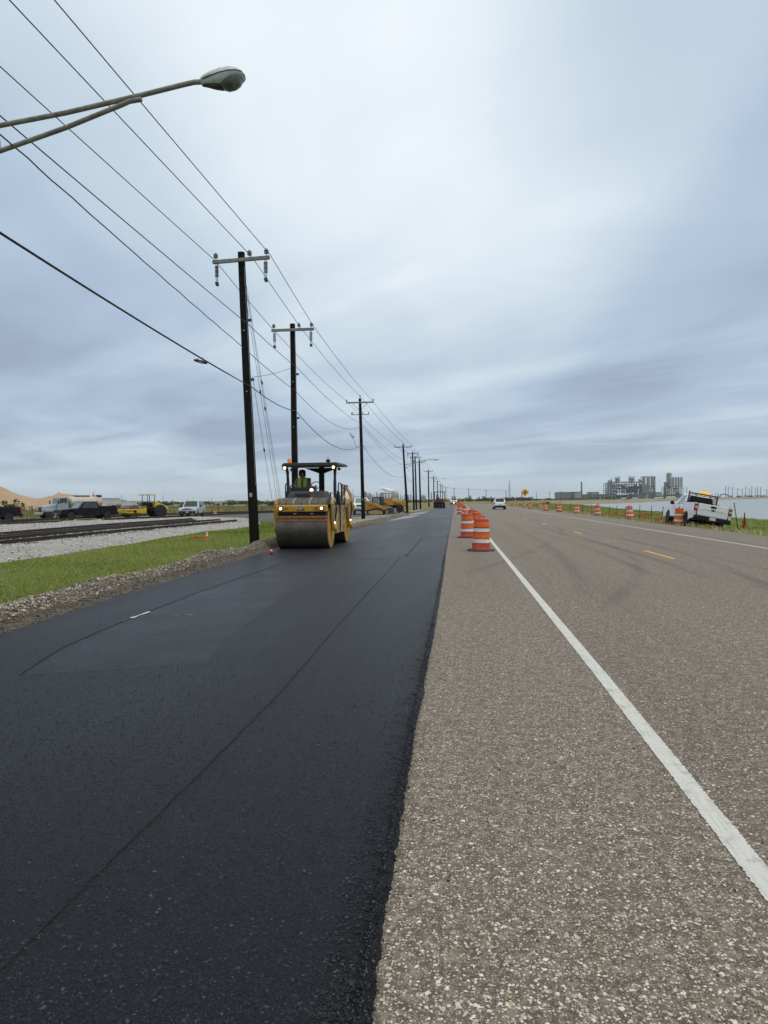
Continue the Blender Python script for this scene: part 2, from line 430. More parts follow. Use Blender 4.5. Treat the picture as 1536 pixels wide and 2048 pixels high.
def tag(o, label=None, cat=None, group=None, kind=None):
    if label: o['label'] = label
    if cat: o['category'] = cat
    if group: o['group'] = group
    if kind: o['kind'] = kind
    return o
def thing(name, label, cat, loc=(0, 0, 0), rz=0.0, group=None, rot=None):
    o = bpy.data.objects.new(name, None); COL.objects.link(o)
    o.empty_display_size = 0.3
    o.location = loc
    o.rotation_euler = rot if rot else (0, 0, rz)
    return tag(o, label, cat, group)
def copy_tree(o, parent=None):
    c = o.copy(); COL.objects.link(c); c.parent = parent
    for ch in [x for x in o.children]: copy_tree(ch, c)
    return c
def npmesh(name, V, F, mt, tone=None, parent=None, smooth=False):
    V = np.asarray(V, dtype=np.float32); F = np.asarray(F, dtype=np.int32)
    me = bpy.data.meshes.new(name)
    me.vertices.add(len(V)); me.vertices.foreach_set('co', V.ravel())
    nf, kf = F.shape
    me.loops.add(nf * kf); me.loops.foreach_set('vertex_index', F.ravel())
    me.polygons.add(nf); me.polygons.foreach_set('loop_start', np.arange(nf, dtype=np.int32) * kf)
    if smooth: me.polygons.foreach_set('use_smooth', np.ones(nf, dtype=bool))
    if tone is not None:
        a = me.attributes.new('tone', 'FLOAT', 'POINT'); a.data.foreach_set('value', np.asarray(tone, dtype=np.float32))
    me.materials.append(MATS[mt] if isinstance(mt, str) else mt)
    me.update(calc_edges=True); me.validate()
    o = bpy.data.objects.new(name, me); COL.objects.link(o)
    if parent is not None: o.parent = parent
    return o
OCT = np.array([[1, 0, 0], [0, 1, 0], [-1, 0, 0], [0, -1, 0], [0, 0, 1], [0, 0, -1]], float)
OCTF = np.array([[0, 1, 4], [1, 2, 4], [2, 3, 4], [3, 0, 4], [1, 0, 5], [2, 1, 5], [3, 2, 5], [0, 3, 5]])
def stones(name, pos, size, mt, flat=0.6, tone=None, parent=None, full=True):
    n = len(pos)
    ang = rng.uniform(0, 2 * np.pi, n)
    base = OCT[None] * (1 + rng.uniform(-0.35, 0.35, (n, 6, 3)))
    base += rng.uniform(-0.18, 0.18, (n, 6, 3))
    sc = size[:, None] * np.stack([rng.uniform(0.7, 1.3, n), rng.uniform(0.6, 1.0, n), flat * rng.uniform(0.7, 1.2, n)], 1)
    base = base * sc[:, None, :]
    ca, sa = np.cos(ang)[:, None], np.sin(ang)[:, None]
    x = base[..., 0] * ca - base[..., 1] * sa; y = base[..., 0] * sa + base[..., 1] * ca
    V = np.stack([x, y, base[..., 2]], -1) + pos[:, None, :]
    F = (OCTF if full else OCTF[:4])[None] + (np.arange(n) * 6)[:, None, None]
    t = rng.uniform(0, 1, n) if tone is None else tone
    o = npmesh(name, V.reshape(-1, 3), F.reshape(-1, 3), mt, np.repeat(t, 6), parent)
    return o
def blades(name, pos, hgt, wid, mt, lean=0.5, tone=None):
    n = len(pos)
    a = rng.uniform(0, 2 * np.pi, n); l = rng.uniform(0, lean, n) * hgt
    dx, dy = np.cos(a), np.sin(a)
    b = rng.uniform(0, 2 * np.pi, n); wx, wy = np.cos(b) * wid / 2, np.sin(b) * wid / 2
    z = np.zeros(n)
    p0 = pos + np.stack([-wx, -wy, z - 0.01], 1); p1 = pos + np.stack([wx, wy, z - 0.01], 1)
    mid = pos + np.stack([dx * l * 0.35, dy * l * 0.35, hgt * 0.6], 1)
    p2 = mid + np.stack([wx, wy, z], 1) * 0.7; p3 = mid - np.stack([wx, wy, z], 1) * 0.7
    p4 = pos + np.stack([dx * l, dy * l, hgt], 1)
    V = np.stack([p0, p1, p2, p3, p4], 1).reshape(-1, 3)
    o_ = (np.arange(n) * 5)[:, None, None]
    F = (np.array([[0, 1, 2], [0, 2, 3], [3, 2, 4]])[None] + o_).reshape(-1, 3)
    t = rng.uniform(0, 1, n) if tone is None else tone
    return npmesh(name, V, F, mt, np.repeat(t, 5))
def fbm(x, y, s, seed=0):
    r = np.random.default_rng(int(seed * 10)); out = 0
    for i in range(10):
        fx, fy = r.normal(0, 1, 2) * s * (1 + i * 0.35); ph = r.uniform(0, 6.28)
        out = out + np.sin(fx * x + fy * y + ph) / (1 + i * 0.35)
    return out / 3.0
# ------------------------------------------------------------------ ground levels and edges (plan view, metres)
LANE_R = [(738, 2048), (765, 1830), (790, 1700), (808, 1600), (835, 1430), (855, 1330), (875, 1220), (885, 1160), (893, 1100), (900, 1060), (905, 1030), (908, 1014)]
LANE_L = [(0, 1268), (250, 1188), (500, 1113), (556, 1096), (650, 1075), (700, 1062), (780, 1041), (830, 1028), (866, 1018), (888, 1010.5)]
TOP = 0.05                                            # lift thickness of the new asphalt
lr = [G(*p, TOP) for p in LANE_R]; ll = [G(*p, TOP) for p in LANE_L]
lry = np.array([-3] + [p.y for p in lr] + [420]); lrx = np.array([lr[0].x] + [p.x for p in lr] + [lr[-1].x])
d0 = (ll[1] - ll[0]); s0 = d0.x / d0.y
lly = np.array([-3] + [p.y for p in ll] + [420]); llx = np.array([ll[0].x + s0 * (-3 - ll[0].y)] + [p.x for p in ll] + [ll[-1].x])
def lane_right(y): return np.interp(y, lry, lrx)
def lane_left(y): return np.interp(y, lly, llx)
LOW = -0.15                                           # level of the land left of the road
WATER = -1.0
SHORE_PIX = [(1536, 1043), (1460, 1037), (1380, 1030), (1299, 1024), (1200, 1018), (1113, 1013), (1158, 1009.3), (1197, 1008), (1279, 1005), (1290, 1003.6), (1319, 1002.2), (1435, 1000), (1536, 996.8)]
shore = [G(*p, WATER) for p in SHORE_PIX]
WATER_POLY = [(42, -60), (33, 20)] + [(p.x, p.y) for p in shore] + [(1500, 2400), (4200, 2400), (4200, -60)]
def in_poly(x, y, poly):
    x = np.asarray(x, float); y = np.asarray(y, float); c = np.zeros(x.shape, bool)
    j = len(poly) - 1
    for i in range(len(poly)):
        xi, yi = poly[i]; xj, yj = poly[j]
        if yi != yj:
            c ^= ((yi > y) != (yj > y)) & (x < (xj - xi) * (y - yi) / (yj - yi) + xi)
        j = i
    return c
def poly_dist(x, y, poly):
    d = np.full(np.shape(x), 1e9)
    for i in range(len(poly) - 1):
        ax, ay = poly[i]; bx, by = poly[i + 1]
        L = (bx - ax) ** 2 + (by - ay) ** 2
        t = np.clip(((x - ax) * (bx - ax) + (y - ay) * (by - ay)) / max(L, 1e-9), 0, 1)
        d = np.minimum(d, np.hypot(x - ax - t * (bx - ax), y - ay - t * (by - ay)))
    return d
def smooth(a, b, x):
    t = np.clip((x - a) / (b - a), 0, 1); return t * t * (3 - 2 * t)
def road_shift(y): return np.maximum(0, y - 270) ** 2 / 520.0      # the far bend to the right
def height(x, y):
    x = np.asarray(x, float); y = np.asarray(y, float)
    xs = x - road_shift(y)
    z = np.zeros(np.broadcast(x, y).shape) - 0.06
    z = z + (LOW + 0.06) * smooth(0.3, 1.8, lane_left(y) - x)
    z = z - 0.62 * smooth(12.5, 16.2, xs) * (1 - smooth(120, 200, y))      # verge falls to the shore
    z = z + 0.05 * fbm(x, y, 0.30, 3) * smooth(0.5, 3, np.maximum(lane_left(y) - 0.4 - x, xs - 12.2))
    inside = in_poly(x, y, WATER_POLY); d = poly_dist(x, y, WATER_POLY)
    bank = WATER + 0.0 * d
    far = smooth(250, 300, y)
    s = np.where(inside, -d, d)
    w = 3.0 + 5 * far
    k_ = smooth(-1.0, 1.0, s / w * 1.0 - 0.0)
    zz = (WATER - 0.7) * (1 - k_) + (z + 0.6 * far * smooth(0, 8, s)) * k_
    z = np.where(s < w * 1.01, zz, z + 0.6 * far * smooth(0, 8, s) * (s > 0) * (d < 400))
    return z
def axis(fine0, fine1, step, lo, hi, grow=1.12):
    a = list(np.arange(fine0, fine1 + 1e-6, step)); s = step
    while a[-1] < hi: s *= grow; a.append(a[-1] + s)
    s = step
    while a[0] > lo: s *= grow; a.insert(0, a[0] - s)
    return np.array(a)
def grid(name, xs, ys, zf, mt):
    X, Y = np.meshgrid(xs, ys)
    V = np.stack([X, Y, zf(X, Y)], -1).reshape(-1, 3)
    nx, ny = len(xs), len(ys)
    i = np.arange((ny - 1) * (nx - 1)); r, c_ = i // (nx - 1), i % (nx - 1)
    a = r * nx + c_
    return npmesh(name, V, np.stack([a, a + 1, a + nx + 1, a + nx], 1), mt, smooth=True)
gr = tag(grid('ground', axis(-26, 42, 0.5, -6000, 6000), axis(0, 130, 0.7, -60, 9000, 1.07), height, 'turf'), kind='structure')
wat = MB().add([(20, -60, WATER), (6000, -60, WATER), (6000, 9000, WATER), (20, 9000, WATER)], [(0, 1, 2, 3)]).build('water', MATS['bay_water'])
tag(wat, kind='structure')

def ribbon(name, left, right, ys, z, mt, parent=None, n=2, jitter=0.0):
    V = []; F = []
    for i, y in enumerate(ys):
        a, b_ = left(y), right(y)
        for j in range(n):
            t = j / (n - 1); V.append((a + (b_ - a) * t + (random.gauss(0, jitter) if jitter and j in (0, n - 1) else 0), y, z if not callable(z) else z(y)))
        if i:
            for j in range(n - 1):
                F.append(((i - 1) * n + j, (i - 1) * n + j + 1, i * n + j + 1, i * n + j))
    return npmesh(name, V, F, mt, parent=parent)
YS = list(np.arange(-3, 30, 0.5)) + list(np.arange(30, 120, 2.0)) + list(np.arange(120, 420, 5.0))
road = tag(ribbon('road', lambda y: min(-0.9, float(lane_right(y)) - 0.6) + road_shift(y), lambda y: 11.9 + road_shift(y), YS, 0.0, 'chip_seal', n=14), kind='structure')
def ragged(name, x0, x1, y0, y1, z, mt, step, jit, parent):
    ys = np.arange(y0, y1 + 1e-6, step)
    return ribbon(name, lambda y: x0 + road_shift(y), lambda y: x1 + road_shift(y), ys, z, mt, parent=parent, n=2, jitter=jit)
# the road's painted lines
def line_x(p, q_):  # average offset of a painted line seen at two pixels
    a, b_ = G(*p), G(*q_); return a, b_
wl = [G(1536, 1770), G(1202, 1350), G(985, 1085)]
wly = np.array([-3] + [p.y for p in reversed(wl)][::-1] + [420]); wlx = np.array([wl[0].x - (wl[1].x - wl[0].x) / (wl[1].y - wl[0].y) * (wl[0].y + 3)] + [p.x for p in wl] + [wl[-1].x])
ys = np.concatenate([np.arange(1, 9, 0.012), np.arange(9, 30, 0.05), np.arange(30, 300, 2.0)])
V = []; F = []
for i, y in enumerate(ys):
    x = np.interp(y, wly, wlx); jit = 0.0028 if y < 30 else 0.0
    V += [(x - 0.056 + random.gauss(0, jit), y, 0.004), (x + 0.056 + random.gauss(0, jit), y, 0.004)]
    if i: F.append((2 * i - 2, 2 * i - 1, 2 * i + 1, 2 * i))
npmesh('edge_line', V, F, 'white_paint', parent=road)
re_ = [G(1536, 1095), G(1365.4, 1069.5), G(1180, 1041.7)]
rex = sum(p.x for p in re_) / 3
ragged('edge_line', rex - 0.055, rex + 0.055, 8, 300, 0.004, 'white_paint', 1.0, 0.004, road)
for a, b_, m_, w_ in (((1285, 1101), (1353, 1118), 'yellow_paint', 0.10), ((1213, 1082.5), (1224, 1083.2), 'pale_yellow_paint', 0.10), ((1145, 1063.3), (1168, 1068), 'yellow_paint', 0.11), ((1081, 1046.5), (1095, 1049.5), 'pale_yellow_paint', 0.11), ((1046, 1036.5), (1055, 1038.5), 'pale_yellow_paint', 0.11)):
    p, q_ = G(*a), G(*b_)
    y0, y1 = min(p.y, q_.y), max(p.y, q_.y); xc = (p.x + q_.x) / 2
    ragged('centre_dash', xc - w_ / 2, xc + w_ / 2, y0, y1, 0.004, m_, max(0.05, (y1 - y0) / 30), 0.004, road)

# the new asphalt lane: a real lift with a crumbling edge
ys = np.concatenate([np.arange(-3, 1.5, 0.5), np.arange(1.5, 9, 0.025), np.arange(9, 25, 0.08), np.arange(25, 60, 0.5), np.arange(60, 300, 3.0)])
n_ = len(ys)
er = lane_right(ys) + road_shift(ys)
el = lane_left(ys) + road_shift(ys)
jr = np.convolve(rng.normal(0, 1, n_ + 40), np.ones(21) / 21, 'same')[20:-20] * 0.022 + rng.normal(0, 0.003, n_)
jr *= np.clip(1.3 - ys / 40, 0.2, 1)
jl = rng.normal(0, 0.012, n_)
prof = [(0, 0.05, 0), (1, 0.02, 0.035), (2, 0, TOP)]
cols = [np.stack([el + jl - 0.03, ys, np.full(n_, LOW)], 1), np.stack([el + jl, ys, np.full(n_, TOP - 0.006)], 1)]
for t in np.linspace(0.02, 0.96, 12):
    cols.append(np.stack([el + (er - el) * t, ys, np.full(n_, TOP)], 1))
rr = lambda s_: rng.normal(0, s_, n_)
cols.append(np.stack([er + jr - 0.10 + rr(0.004), ys, TOP - 0.003 + rr(0.0015)], 1))
cols.append(np.stack([er + jr - 0.055 + rr(0.006), ys, TOP - 0.010 + rr(0.003)], 1))
cols.append(np.stack([er + jr - 0.025 + rr(0.006), ys, TOP - 0.024 + rr(0.004)], 1))
cols.append(np.stack([er + jr + rr(0.003), ys, np.full(n_, 0.001)], 1))
V = np.stack(cols, 1); m_ = V.shape[1]
i = np.arange((n_ - 1) * (m_ - 1)); r_, c_ = i // (m_ - 1), i % (m_ - 1); a = r_ * m_ + c_
lane = tag(npmesh('asphalt_lane', V.reshape(-1, 3), np.stack([a, a + 1, a + m_ + 1, a + m_], 1), 'fresh_asphalt'), kind='structure')
# loose hot-mix crumbs along the edge
n_ = 9000
y = 1.9 + (rng.random(n_) ** 2.0) * 18
x = lane_right(y) + rng.normal(-0.03, 0.017, n_)
e_ = lane_right(y)
z = np.where(x < e_ - 0.03, TOP - 0.012 * np.clip((x - e_ + 0.10) / 0.07, 0, 1), 0.02) ; z = np.where(x > e_ - 0.005, 0.003, z)
tag(stones('asphalt_crumbs', np.stack([x, y, z], 1), rng.gamma(3, 0.0008, n_) + 0.0012, 'tar_stone', 0.8, parent=lane), kind='stuff')

def pix_path(pts, z, step=0.25):
    P = [G(*p, z) for p in pts]; out = [P[0]]
    for a, b_ in zip(P, P[1:]):
        n = max(1, int((b_ - a).length / step))
        out += [a.lerp(b_, j / n) for j in range(1, n + 1)]
    return out
def strip(name, pts, w, mt, parent, wob=0.006, h=0.004):
    m_ = MB(); V = []; F = []
    for i, p in enumerate(pts):
        d = (pts[min(i + 1, len(pts) - 1)] - pts[max(0, i - 1)]); s = Vector((-d.y, d.x, 0)).normalized()
        ww = w * (0.45 + 0.9 * random.random()) / 2; o_ = s * random.gauss(0, wob)
        V += [p - s * ww + o_, p + Vector((0, 0, h)) + o_, p + s * ww + o_]
        if i: j = i * 3; F += [(j - 3, j - 2, j + 1, j), (j - 2, j - 1, j + 2, j + 1)]
    m_.add(V, F)
    return m_.build(name, MATS[mt] if isinstance(mt, str) else mt, parent)
crease_m = mat('crease_tar', (0.006, 0.006, 0.008), 0.9, var=0.2)
ZT = TOP + 0.003
strip('roller_crease', pix_path([(-60, 2010), (0, 1940), (150, 1790), (400, 1545), (560, 1385), (690, 1235), (800, 1116)], ZT, 0.04), 0.013, crease_m, lane, 0.003)
strip('roller_crease', pix_path([(40, 1350), (80, 1322), (120, 1298), (190, 1266), (260, 1237), (400, 1183), (560, 1128)], ZT, 0.06), 0.022, crease_m, lane, 0.003)
strip('roller_crease', pix_path([(812, 1113), (845, 1075)], ZT, 0.1), 0.03, crease_m, lane)
strip('roller_crease', pix_path([(806, 1107), (818, 1114)], ZT, 0.1), 0.03, crease_m, lane)
strip('roller_crease', pix_path([(845, 1074.5), (898, 1072.5)], ZT, 0.1), 0.06, crease_m, lane)
strip('roller_crease', pix_path([(700, 1119), (805, 1115.5)], ZT, 0.1), 0.035, crease_m, lane)
# compacted pass of the roller: a thin smoother skin
pp = [(42, 1351), (230, 1339), (410, 1326), (440, 1292), (500, 1243), (565, 1195), (640, 1155), (700, 1122), (640, 1112), (560, 1129), (400, 1184), (260, 1238), (190, 1267), (120, 1299)]
P = pix_path(pp + [pp[0]], TOP + 0.0008, 0.5)[:-1]
cP = sum(P, Vector()) / len(P); nP = len(P)
inner = []
for p in P:
    v_ = cP - p; side = 0.10 if (p - cP).dot(Vector((-0.6, -1, 0))) > 0 and p.x < cP.x else 0.42
    inner.append(p + v_ * side * random.uniform(0.75, 1.25))
npmesh('rolled_strip', P + inner + [cP], [(i, (i + 1) % nP, nP + (i + 1) % nP) for i in range(nP)] + [(i, nP + (i + 1) % nP, nP + i) for i in range(nP)] + [(nP + i, nP + (i + 1) % nP, 2 * nP) for i in range(nP)], 'rolled_asphalt', [0.0] * nP + [1.0] * (nP + 1), parent=lane)
for a, b_, w_ in (((262, 1236), (299, 1223), 0.045), ((246, 1240.5), (253, 1239), 0.010), ((349, 1232), (355, 1229.5), 0.007), ((374, 1231), (385, 1227.5), 0.007)):
    strip('chalk_mark', pix_path([a, b_], ZT + 0.003, 0.05), w_, 'white_paint', lane, 0.002, 0.001)
for pts in ([(775, 1042), (822, 1036), (842, 1029), (800, 1033)], [(803, 1032), (845, 1027.5), (862, 1022), (828, 1026)]):
    P = [G(*p, TOP + 0.004) for p in pts]
    MB().add(P, [tuple(range(len(P)))]).build('concrete_patch', MATS['concrete_patch'], lane)

n_ = 170000
d = 1.8 + rng.random(n_) ** 1.5 * 11; xx = rng.uniform(-1.0, 0.1, n_) * d
keep = (xx < lane_right(d) - 0.06) & (xx > lane_left(d) + 0.1)
p_ = np.stack([xx, d, np.full(n_, TOP - 0.0005)], 1)[keep]
tag(stones('asphalt_grain', p_, rng.gamma(3, 0.0010, len(p_)) + 0.0016, 'tar_stone', 0.5, tone=rng.beta(0.9, 1.9, len(p_)), parent=lane, full=False), kind='stuff')
# chips of the old seal coat, proud of the binder near the lens
n_ = 44000
d = 1.7 + rng.random(n_) ** 1.5 * 9.5
x = rng.uniform(-0.9, 1, n_) * 0
x = rng.uniform(-0.62, 0.75, n_)
xx = x * d
keep = (xx > lane_right(d) + 0.02) & (xx < 6.0)
wlx_at = np.interp(d, wly, wlx)
keep &= (np.abs(xx - wlx_at) > 0.06)
p_ = np.stack([xx, d, np.full(n_, 0.0005)], 1)[keep]
n_ = len(p_)
tone = np.clip(rng.beta(2.0, 1.3, n_), 0, 0.96); tone[rng.random(n_) < 0.02] = 1.0
sz = rng.gamma(4.0, 0.0010, n_) + 0.0019
tag(stones('road_chips', p_, np.clip(sz, 0.002, 0.0115), 'chip_stone', 0.45, tone=tone, parent=road, full=False), kind='stuff')
n_ = 90
d = 1.9 + rng.random(n_) ** 1.3 * 9
xx = rng.uniform(-0.3, 0.7, n_) * d
keep = xx > lane_right(d) + 0.05
p_ = np.stack([xx, d, np.full(n_, 0.002)], 1)[keep]
tag(stones('tar_crumbs', p_, rng.uniform(0.004, 0.009, len(p_)), 'tar_stone', 0.8, parent=road), kind='stuff')

# gravel windrow along the lane
def berm(x, y):
    e_ = lane_left(y); t = e_ - x
    heap = 0.5 + 0.5 * fbm(x * 0.3, y, 0.55, 11)
    hgt = 0.16 + 0.16 * np.clip(heap, 0, 1.2) + 0.10 * np.exp(-((y - 17.6) / 0.7) ** 2)
    w = 1.05 + 0.25 * fbm(x * 0, y, 0.4, 5)
    pr = smooth(0.0, 0.55 * w, t) * (1 - smooth(0.55 * w, w, t))
    return LOW + 0.16 * (1 - smooth(0.7, 1.3, t)) * (t > -0.2) + hgt * pr * 1.05 + 0.02 * fbm(x, y, 6, 8) * (pr > 0.02) - 0.06 * (t >= w) - 0.03 * (t < 0.02)
ys = np.concatenate([np.arange(4, 30, 0.1), np.arange(30, 75, 0.4)])
ts = np.linspace(0.0, 1.5, 26)
V = []
for y in ys:
    xr = lane_left(y) - 0.005 - ts
    V.append(np.stack([xr, np.full(26, y), berm(xr, np.full(26, y))], 1))
V = np.array(V); n_ = len(ys); m_ = 26
i = np.arange((n_ - 1) * (m_ - 1)); r_, c_ = i // (m_ - 1), i % (m_ - 1); a = r_ * m_ + c_
bermo = tag(npmesh('gravel_berm', V.reshape(-1, 3), np.stack([a, a + 1, a + m_ + 1, a + m_], 1), 'berm_earth', smooth=True), kind='structure')
n_ = 42000
y = 6.5 + rng.random(n_) ** 1.6 * 40; t = np.clip(rng.normal(0.62, 0.3, n_), 0.03, 1.4); x = lane_left(y) - t
tone = np.clip(rng.beta(1.6, 2.2, n_) * np.where(t < 0.3, 0.5, 1.2), 0, 1)
tag(stones('berm_gravel', np.stack([x, y, berm(x, y) + 0.004], 1), rng.gamma(2.2, 0.0042, n_) + 0.005, 'berm_stone', 0.7, tone=tone, parent=bermo), kind='stuff')

# pale ballast bed and the two tracks
bed = [(0, 1126), (60, 1115), (130, 1108), (300, 1083), (420, 1064), (470, 1060), (520, 1050), (520, 1040), (400, 1036), (240, 1043), (0, 1054)]
BP = [G(*p, LOW) for p in bed]
BP[0] = G(-260, 1165, LOW); BP = BP[:1] + [G(0, 1124, LOW)] + BP[1:] + [G(-260, 1066, LOW)]
bpoly = [(p.x, p.y) for p in BP]
xs = np.arange(min(p[0] for p in bpoly), max(p[0] for p in bpoly), 0.3); ys = np.arange(min(p[1] for p in bpoly), max(p[1] for p in bpoly), 0.5)
def ballast_z(x, y):
    ins = in_poly(x, y, bpoly); d = poly_dist(x, y, bpoly + bpoly[:1])
    return np.where(ins, LOW + 0.02 + 0.20 * smooth(0, 1.8, d) + 0.02 * fbm(x, y, 3, 2), LOW - 0.12)
bal = tag(grid('ballast_bed', xs, ys, ballast_z, 'ballast_earth'), kind='structure')
n_ = 30000
x = rng.uniform(xs[0], xs[-1], n_); y = rng.uniform(ys[0], ys[-1], n_)
m_ = in_poly(x, y, bpoly) & (x > -0.66 * y - 3)
x, y = x[m_], y[m_]
tone = np.clip(rng.beta(2.2, 1.2, len(x)), 0, 1); tone[rng.random(len(x)) < 0.06] = 0
tag(stones('ballast_stones', np.stack([x, y, ballast_z(x, y) + 0.01], 1), rng.uniform(0.02, 0.055, len(x)), 'ballast_stone', 0.75, tone=tone, parent=bal), kind='stuff')

rust = mat('rusty_rail', (0.060, 0.036, 0.026), 0.7, var=0.3, scale=5)
shine = mat('rail_head', (0.20, 0.18, 0.165), 0.45, metal=0.6, var=0.2)
wood_t = mat('tie_wood', (0.050, 0.040, 0.033), 0.9, var=0.3, scale=4)
RZ = LOW + 0.22
def track(pix_near, pix_far, label):
    t = thing('railway_track', label, 'railway', (0, 0, 0))
    rails = []
    for pts in (pix_near, pix_far):
        P = [G(*p, RZ) for p in pts]
        rails.append(P)
        m1 = MB(); m2 = MB()
        for a, b_ in zip(P, P[1:]):
            d = b_ - a; ang = math.atan2(d.y, d.x); L = d.length; c = (a + b_) / 2
            rot = Matrix.Rotation(ang, 3, 'Z')
            m1.box(c + Vector((0, 0, 0.012)), (L, 0.15, 0.024), rot)
            m1.box(c + Vector((0, 0, 0.075)), (L, 0.03, 0.11), rot)
            m1.box(c + Vector((0, 0, 0.148)), (L, 0.074, 0.036), rot)
            m2.box(c + Vector((0, 0, 0.169)), (L, 0.06, 0.004), rot)
        ro = m1.build('rail', rust, t); m2.build('rail_head', shine, ro)
    A0, A1 = rails[0][0], rails[0][-1]; B0, B1 = rails[1][0], rails[1][-1]
    n = int((A1 - A0).length / 0.62)
    me = None
    for j in range(n):
        a = A0.lerp(A1, (j + 0.5) / n); d = (B1 - B0).normalized()
        b_ = B0 + d * max(0, min((B1 - B0).length, (a - B0).dot(d)))
        dd = (b_ - a); L = dd.length + 0.9
        if me is None: me = MB().box((0, 0, -0.045), (1.0, 0.22, 0.10)).mesh('tie', wood_t)
        o = bpy.data.objects.new('tie', me); COL.objects.link(o); o.parent = t
        o.location = (a + b_) / 2 + Vector((0, 0, random.uniform(-0.015, 0.012))); o.rotation_euler = (0, 0, math.atan2(dd.y, dd.x) + random.gauss(0, 0.01)); o.scale = (L, 1, 1)
    return t
track([(-200, 1112), (0, 1090), (250, 1064), (474, 1043)], [(-200, 1100), (0, 1081), (250, 1056.5), (440, 1041.5)], 'rusty railway track on pale ballast, its rails ending at the paved crossing')
track([(-200, 1094), (0, 1077), (200, 1058), (392, 1042.3)], [(-200, 1087), (0, 1071), (200, 1053), (385, 1039.5)], 'rusty railway track on the sandy side, beyond the other ballasted track')

# side road crossing the tracks and the gravel apron by the machines
def sheet(name, pix, z, mt, kind='structure', thick=0.0, seg=1.0):
    P = [G(*p, z) for p in pix]
    m_ = MB(); n = len(P)
    if thick: m_.ringloft([[p - Vector((0, 0, thick)) for p in P], P])
    else: m_.add(P, [tuple(range(n))])
    return tag(m_.build(name, MATS[mt]), kind=kind)
sheet('side_road', [(-120, 1053), (0, 1049.5), (110, 1047), (230, 1043.5), (390, 1039), (480, 1039.5), (560, 1047), (640, 1049), (735, 1042), (842, 1021.5), (835, 1018), (760, 1020.5), (660, 1021.5), (560, 1023.5), (470, 1025.5), (300, 1033), (160, 1040), (0, 1044), (-120, 1046)], LOW + 0.06, 'apron_asphalt', thick=0.3)
sheet('gravel_pad', [(690, 1049), (742, 1041), (846, 1020.5), (838, 1018.5), (740, 1031), (690, 1037)], LOW + 0.10, 'grey_gravel', thick=0.2)
sheet('sandy_shoulder', [(-150, 1071), (0, 1062), (130, 1051), (230, 1045), (232, 1041), (110, 1045), (0, 1047), (-150, 1051)], LOW + 0.13, 'pale_spoil', thick=0.2)
# distant track across the far side of the side road
track([(-80, 1051), (20, 1044.5), (250, 1033), (560, 1023)], [(-80, 1049), (20, 1042.8), (250, 1031.7), (560, 1022.2)], 'dark far railway track running behind the parked trucks')

def mound(name, px, py, rx, ry, h, z0, mt, label, cat, seed, parent=None, kind=None, pos=None):
    c = pos or G(px, py, z0); n, m_ = 40, 18
    V = [(c.x, c.y, z0 + h)]; F = []
    for i in range(1, m_ + 1):
        for j in range(n):
            a = 2 * math.pi * j / n; rr_ = i / m_
            x = c.x + math.cos(a) * rx * rr_ ; y = c.y + math.sin(a) * ry * rr_
            e = 1 + 0.18 * math.sin(3 * a + seed) + 0.1 * math.sin(7 * a + seed * 2)
            x = c.x + (x - c.x) * e; y = c.y + (y - c.y) * e
            z = z0 - 0.05 + h * (1 - rr_) ** 0.85 * (1 + 0.12 * math.sin(x * 2.1 / max(rx, .5) * 3 + seed) ) + 0.10 * h * float(fbm(x, y, 5 / rx, seed)) * (0.4 + rr_) * (rr_ < 0.98)
            V.append((x, y, z))
    for j in range(n): F.append((0, 1 + j, 1 + (j + 1) % n))
    for i in range(m_ - 1):
        for j in range(n):
            a, b_ = 1 + i * n + j, 1 + i * n + (j + 1) % n
            F.append((a, a + n, b_ + n, b_))
    o = MB().add(V, F).build(name, MATS[mt], parent, smooth=True, angle=80)
    return tag(o, label, cat, kind=kind)
mound('spoil_heap', 733, 1047, 2.2, 1.6, 0.5, LOW, 'pale_spoil', 'low pale heap of broken earth at the foot of the utility pole behind the roller', 'earth heap', 1)
mound('spoil_heap', 150, 1047, 2.6, 1.4, 0.42, LOW, 'pale_spoil', 'pale earth heap in front of the long black pickup', 'earth heap', 2)
mound('spoil_heap', 200, 1046, 2.4, 1.2, 0.42, LOW, 'pale_spoil', 'pale earth heap behind the rear wheel of the long black pickup', 'earth heap', 3)
mound('spoil_heap', 708, 1050, 2.4, 1.2, 0.45, LOW, 'pale_spoil', 'pale crumbly heap of earth just behind the rear drum of the roller', 'earth heap', 8)
mound('gravel_heap', 804, 1019.5, 3.6, 4, 2.0, LOW, 'grey_gravel', 'grey gravel heap behind the yellow loaders', 'gravel heap', 4)
mound('sand_hill', 0, 0, 26, 22, 8.6, LOW, 'sand_pile', 'tall tan sand hill with a long right slope behind the tanker', 'sand hill', 1.0, pos=Vector((-134, 178, LOW)))
mound('sand_hill', 0, 0, 16, 14, 5.0, LOW, 'sand_pile', 'lower rounded tan sand hill right behind the tanker cab', 'sand hill', 2.2, pos=Vector((-103, 172, LOW)))

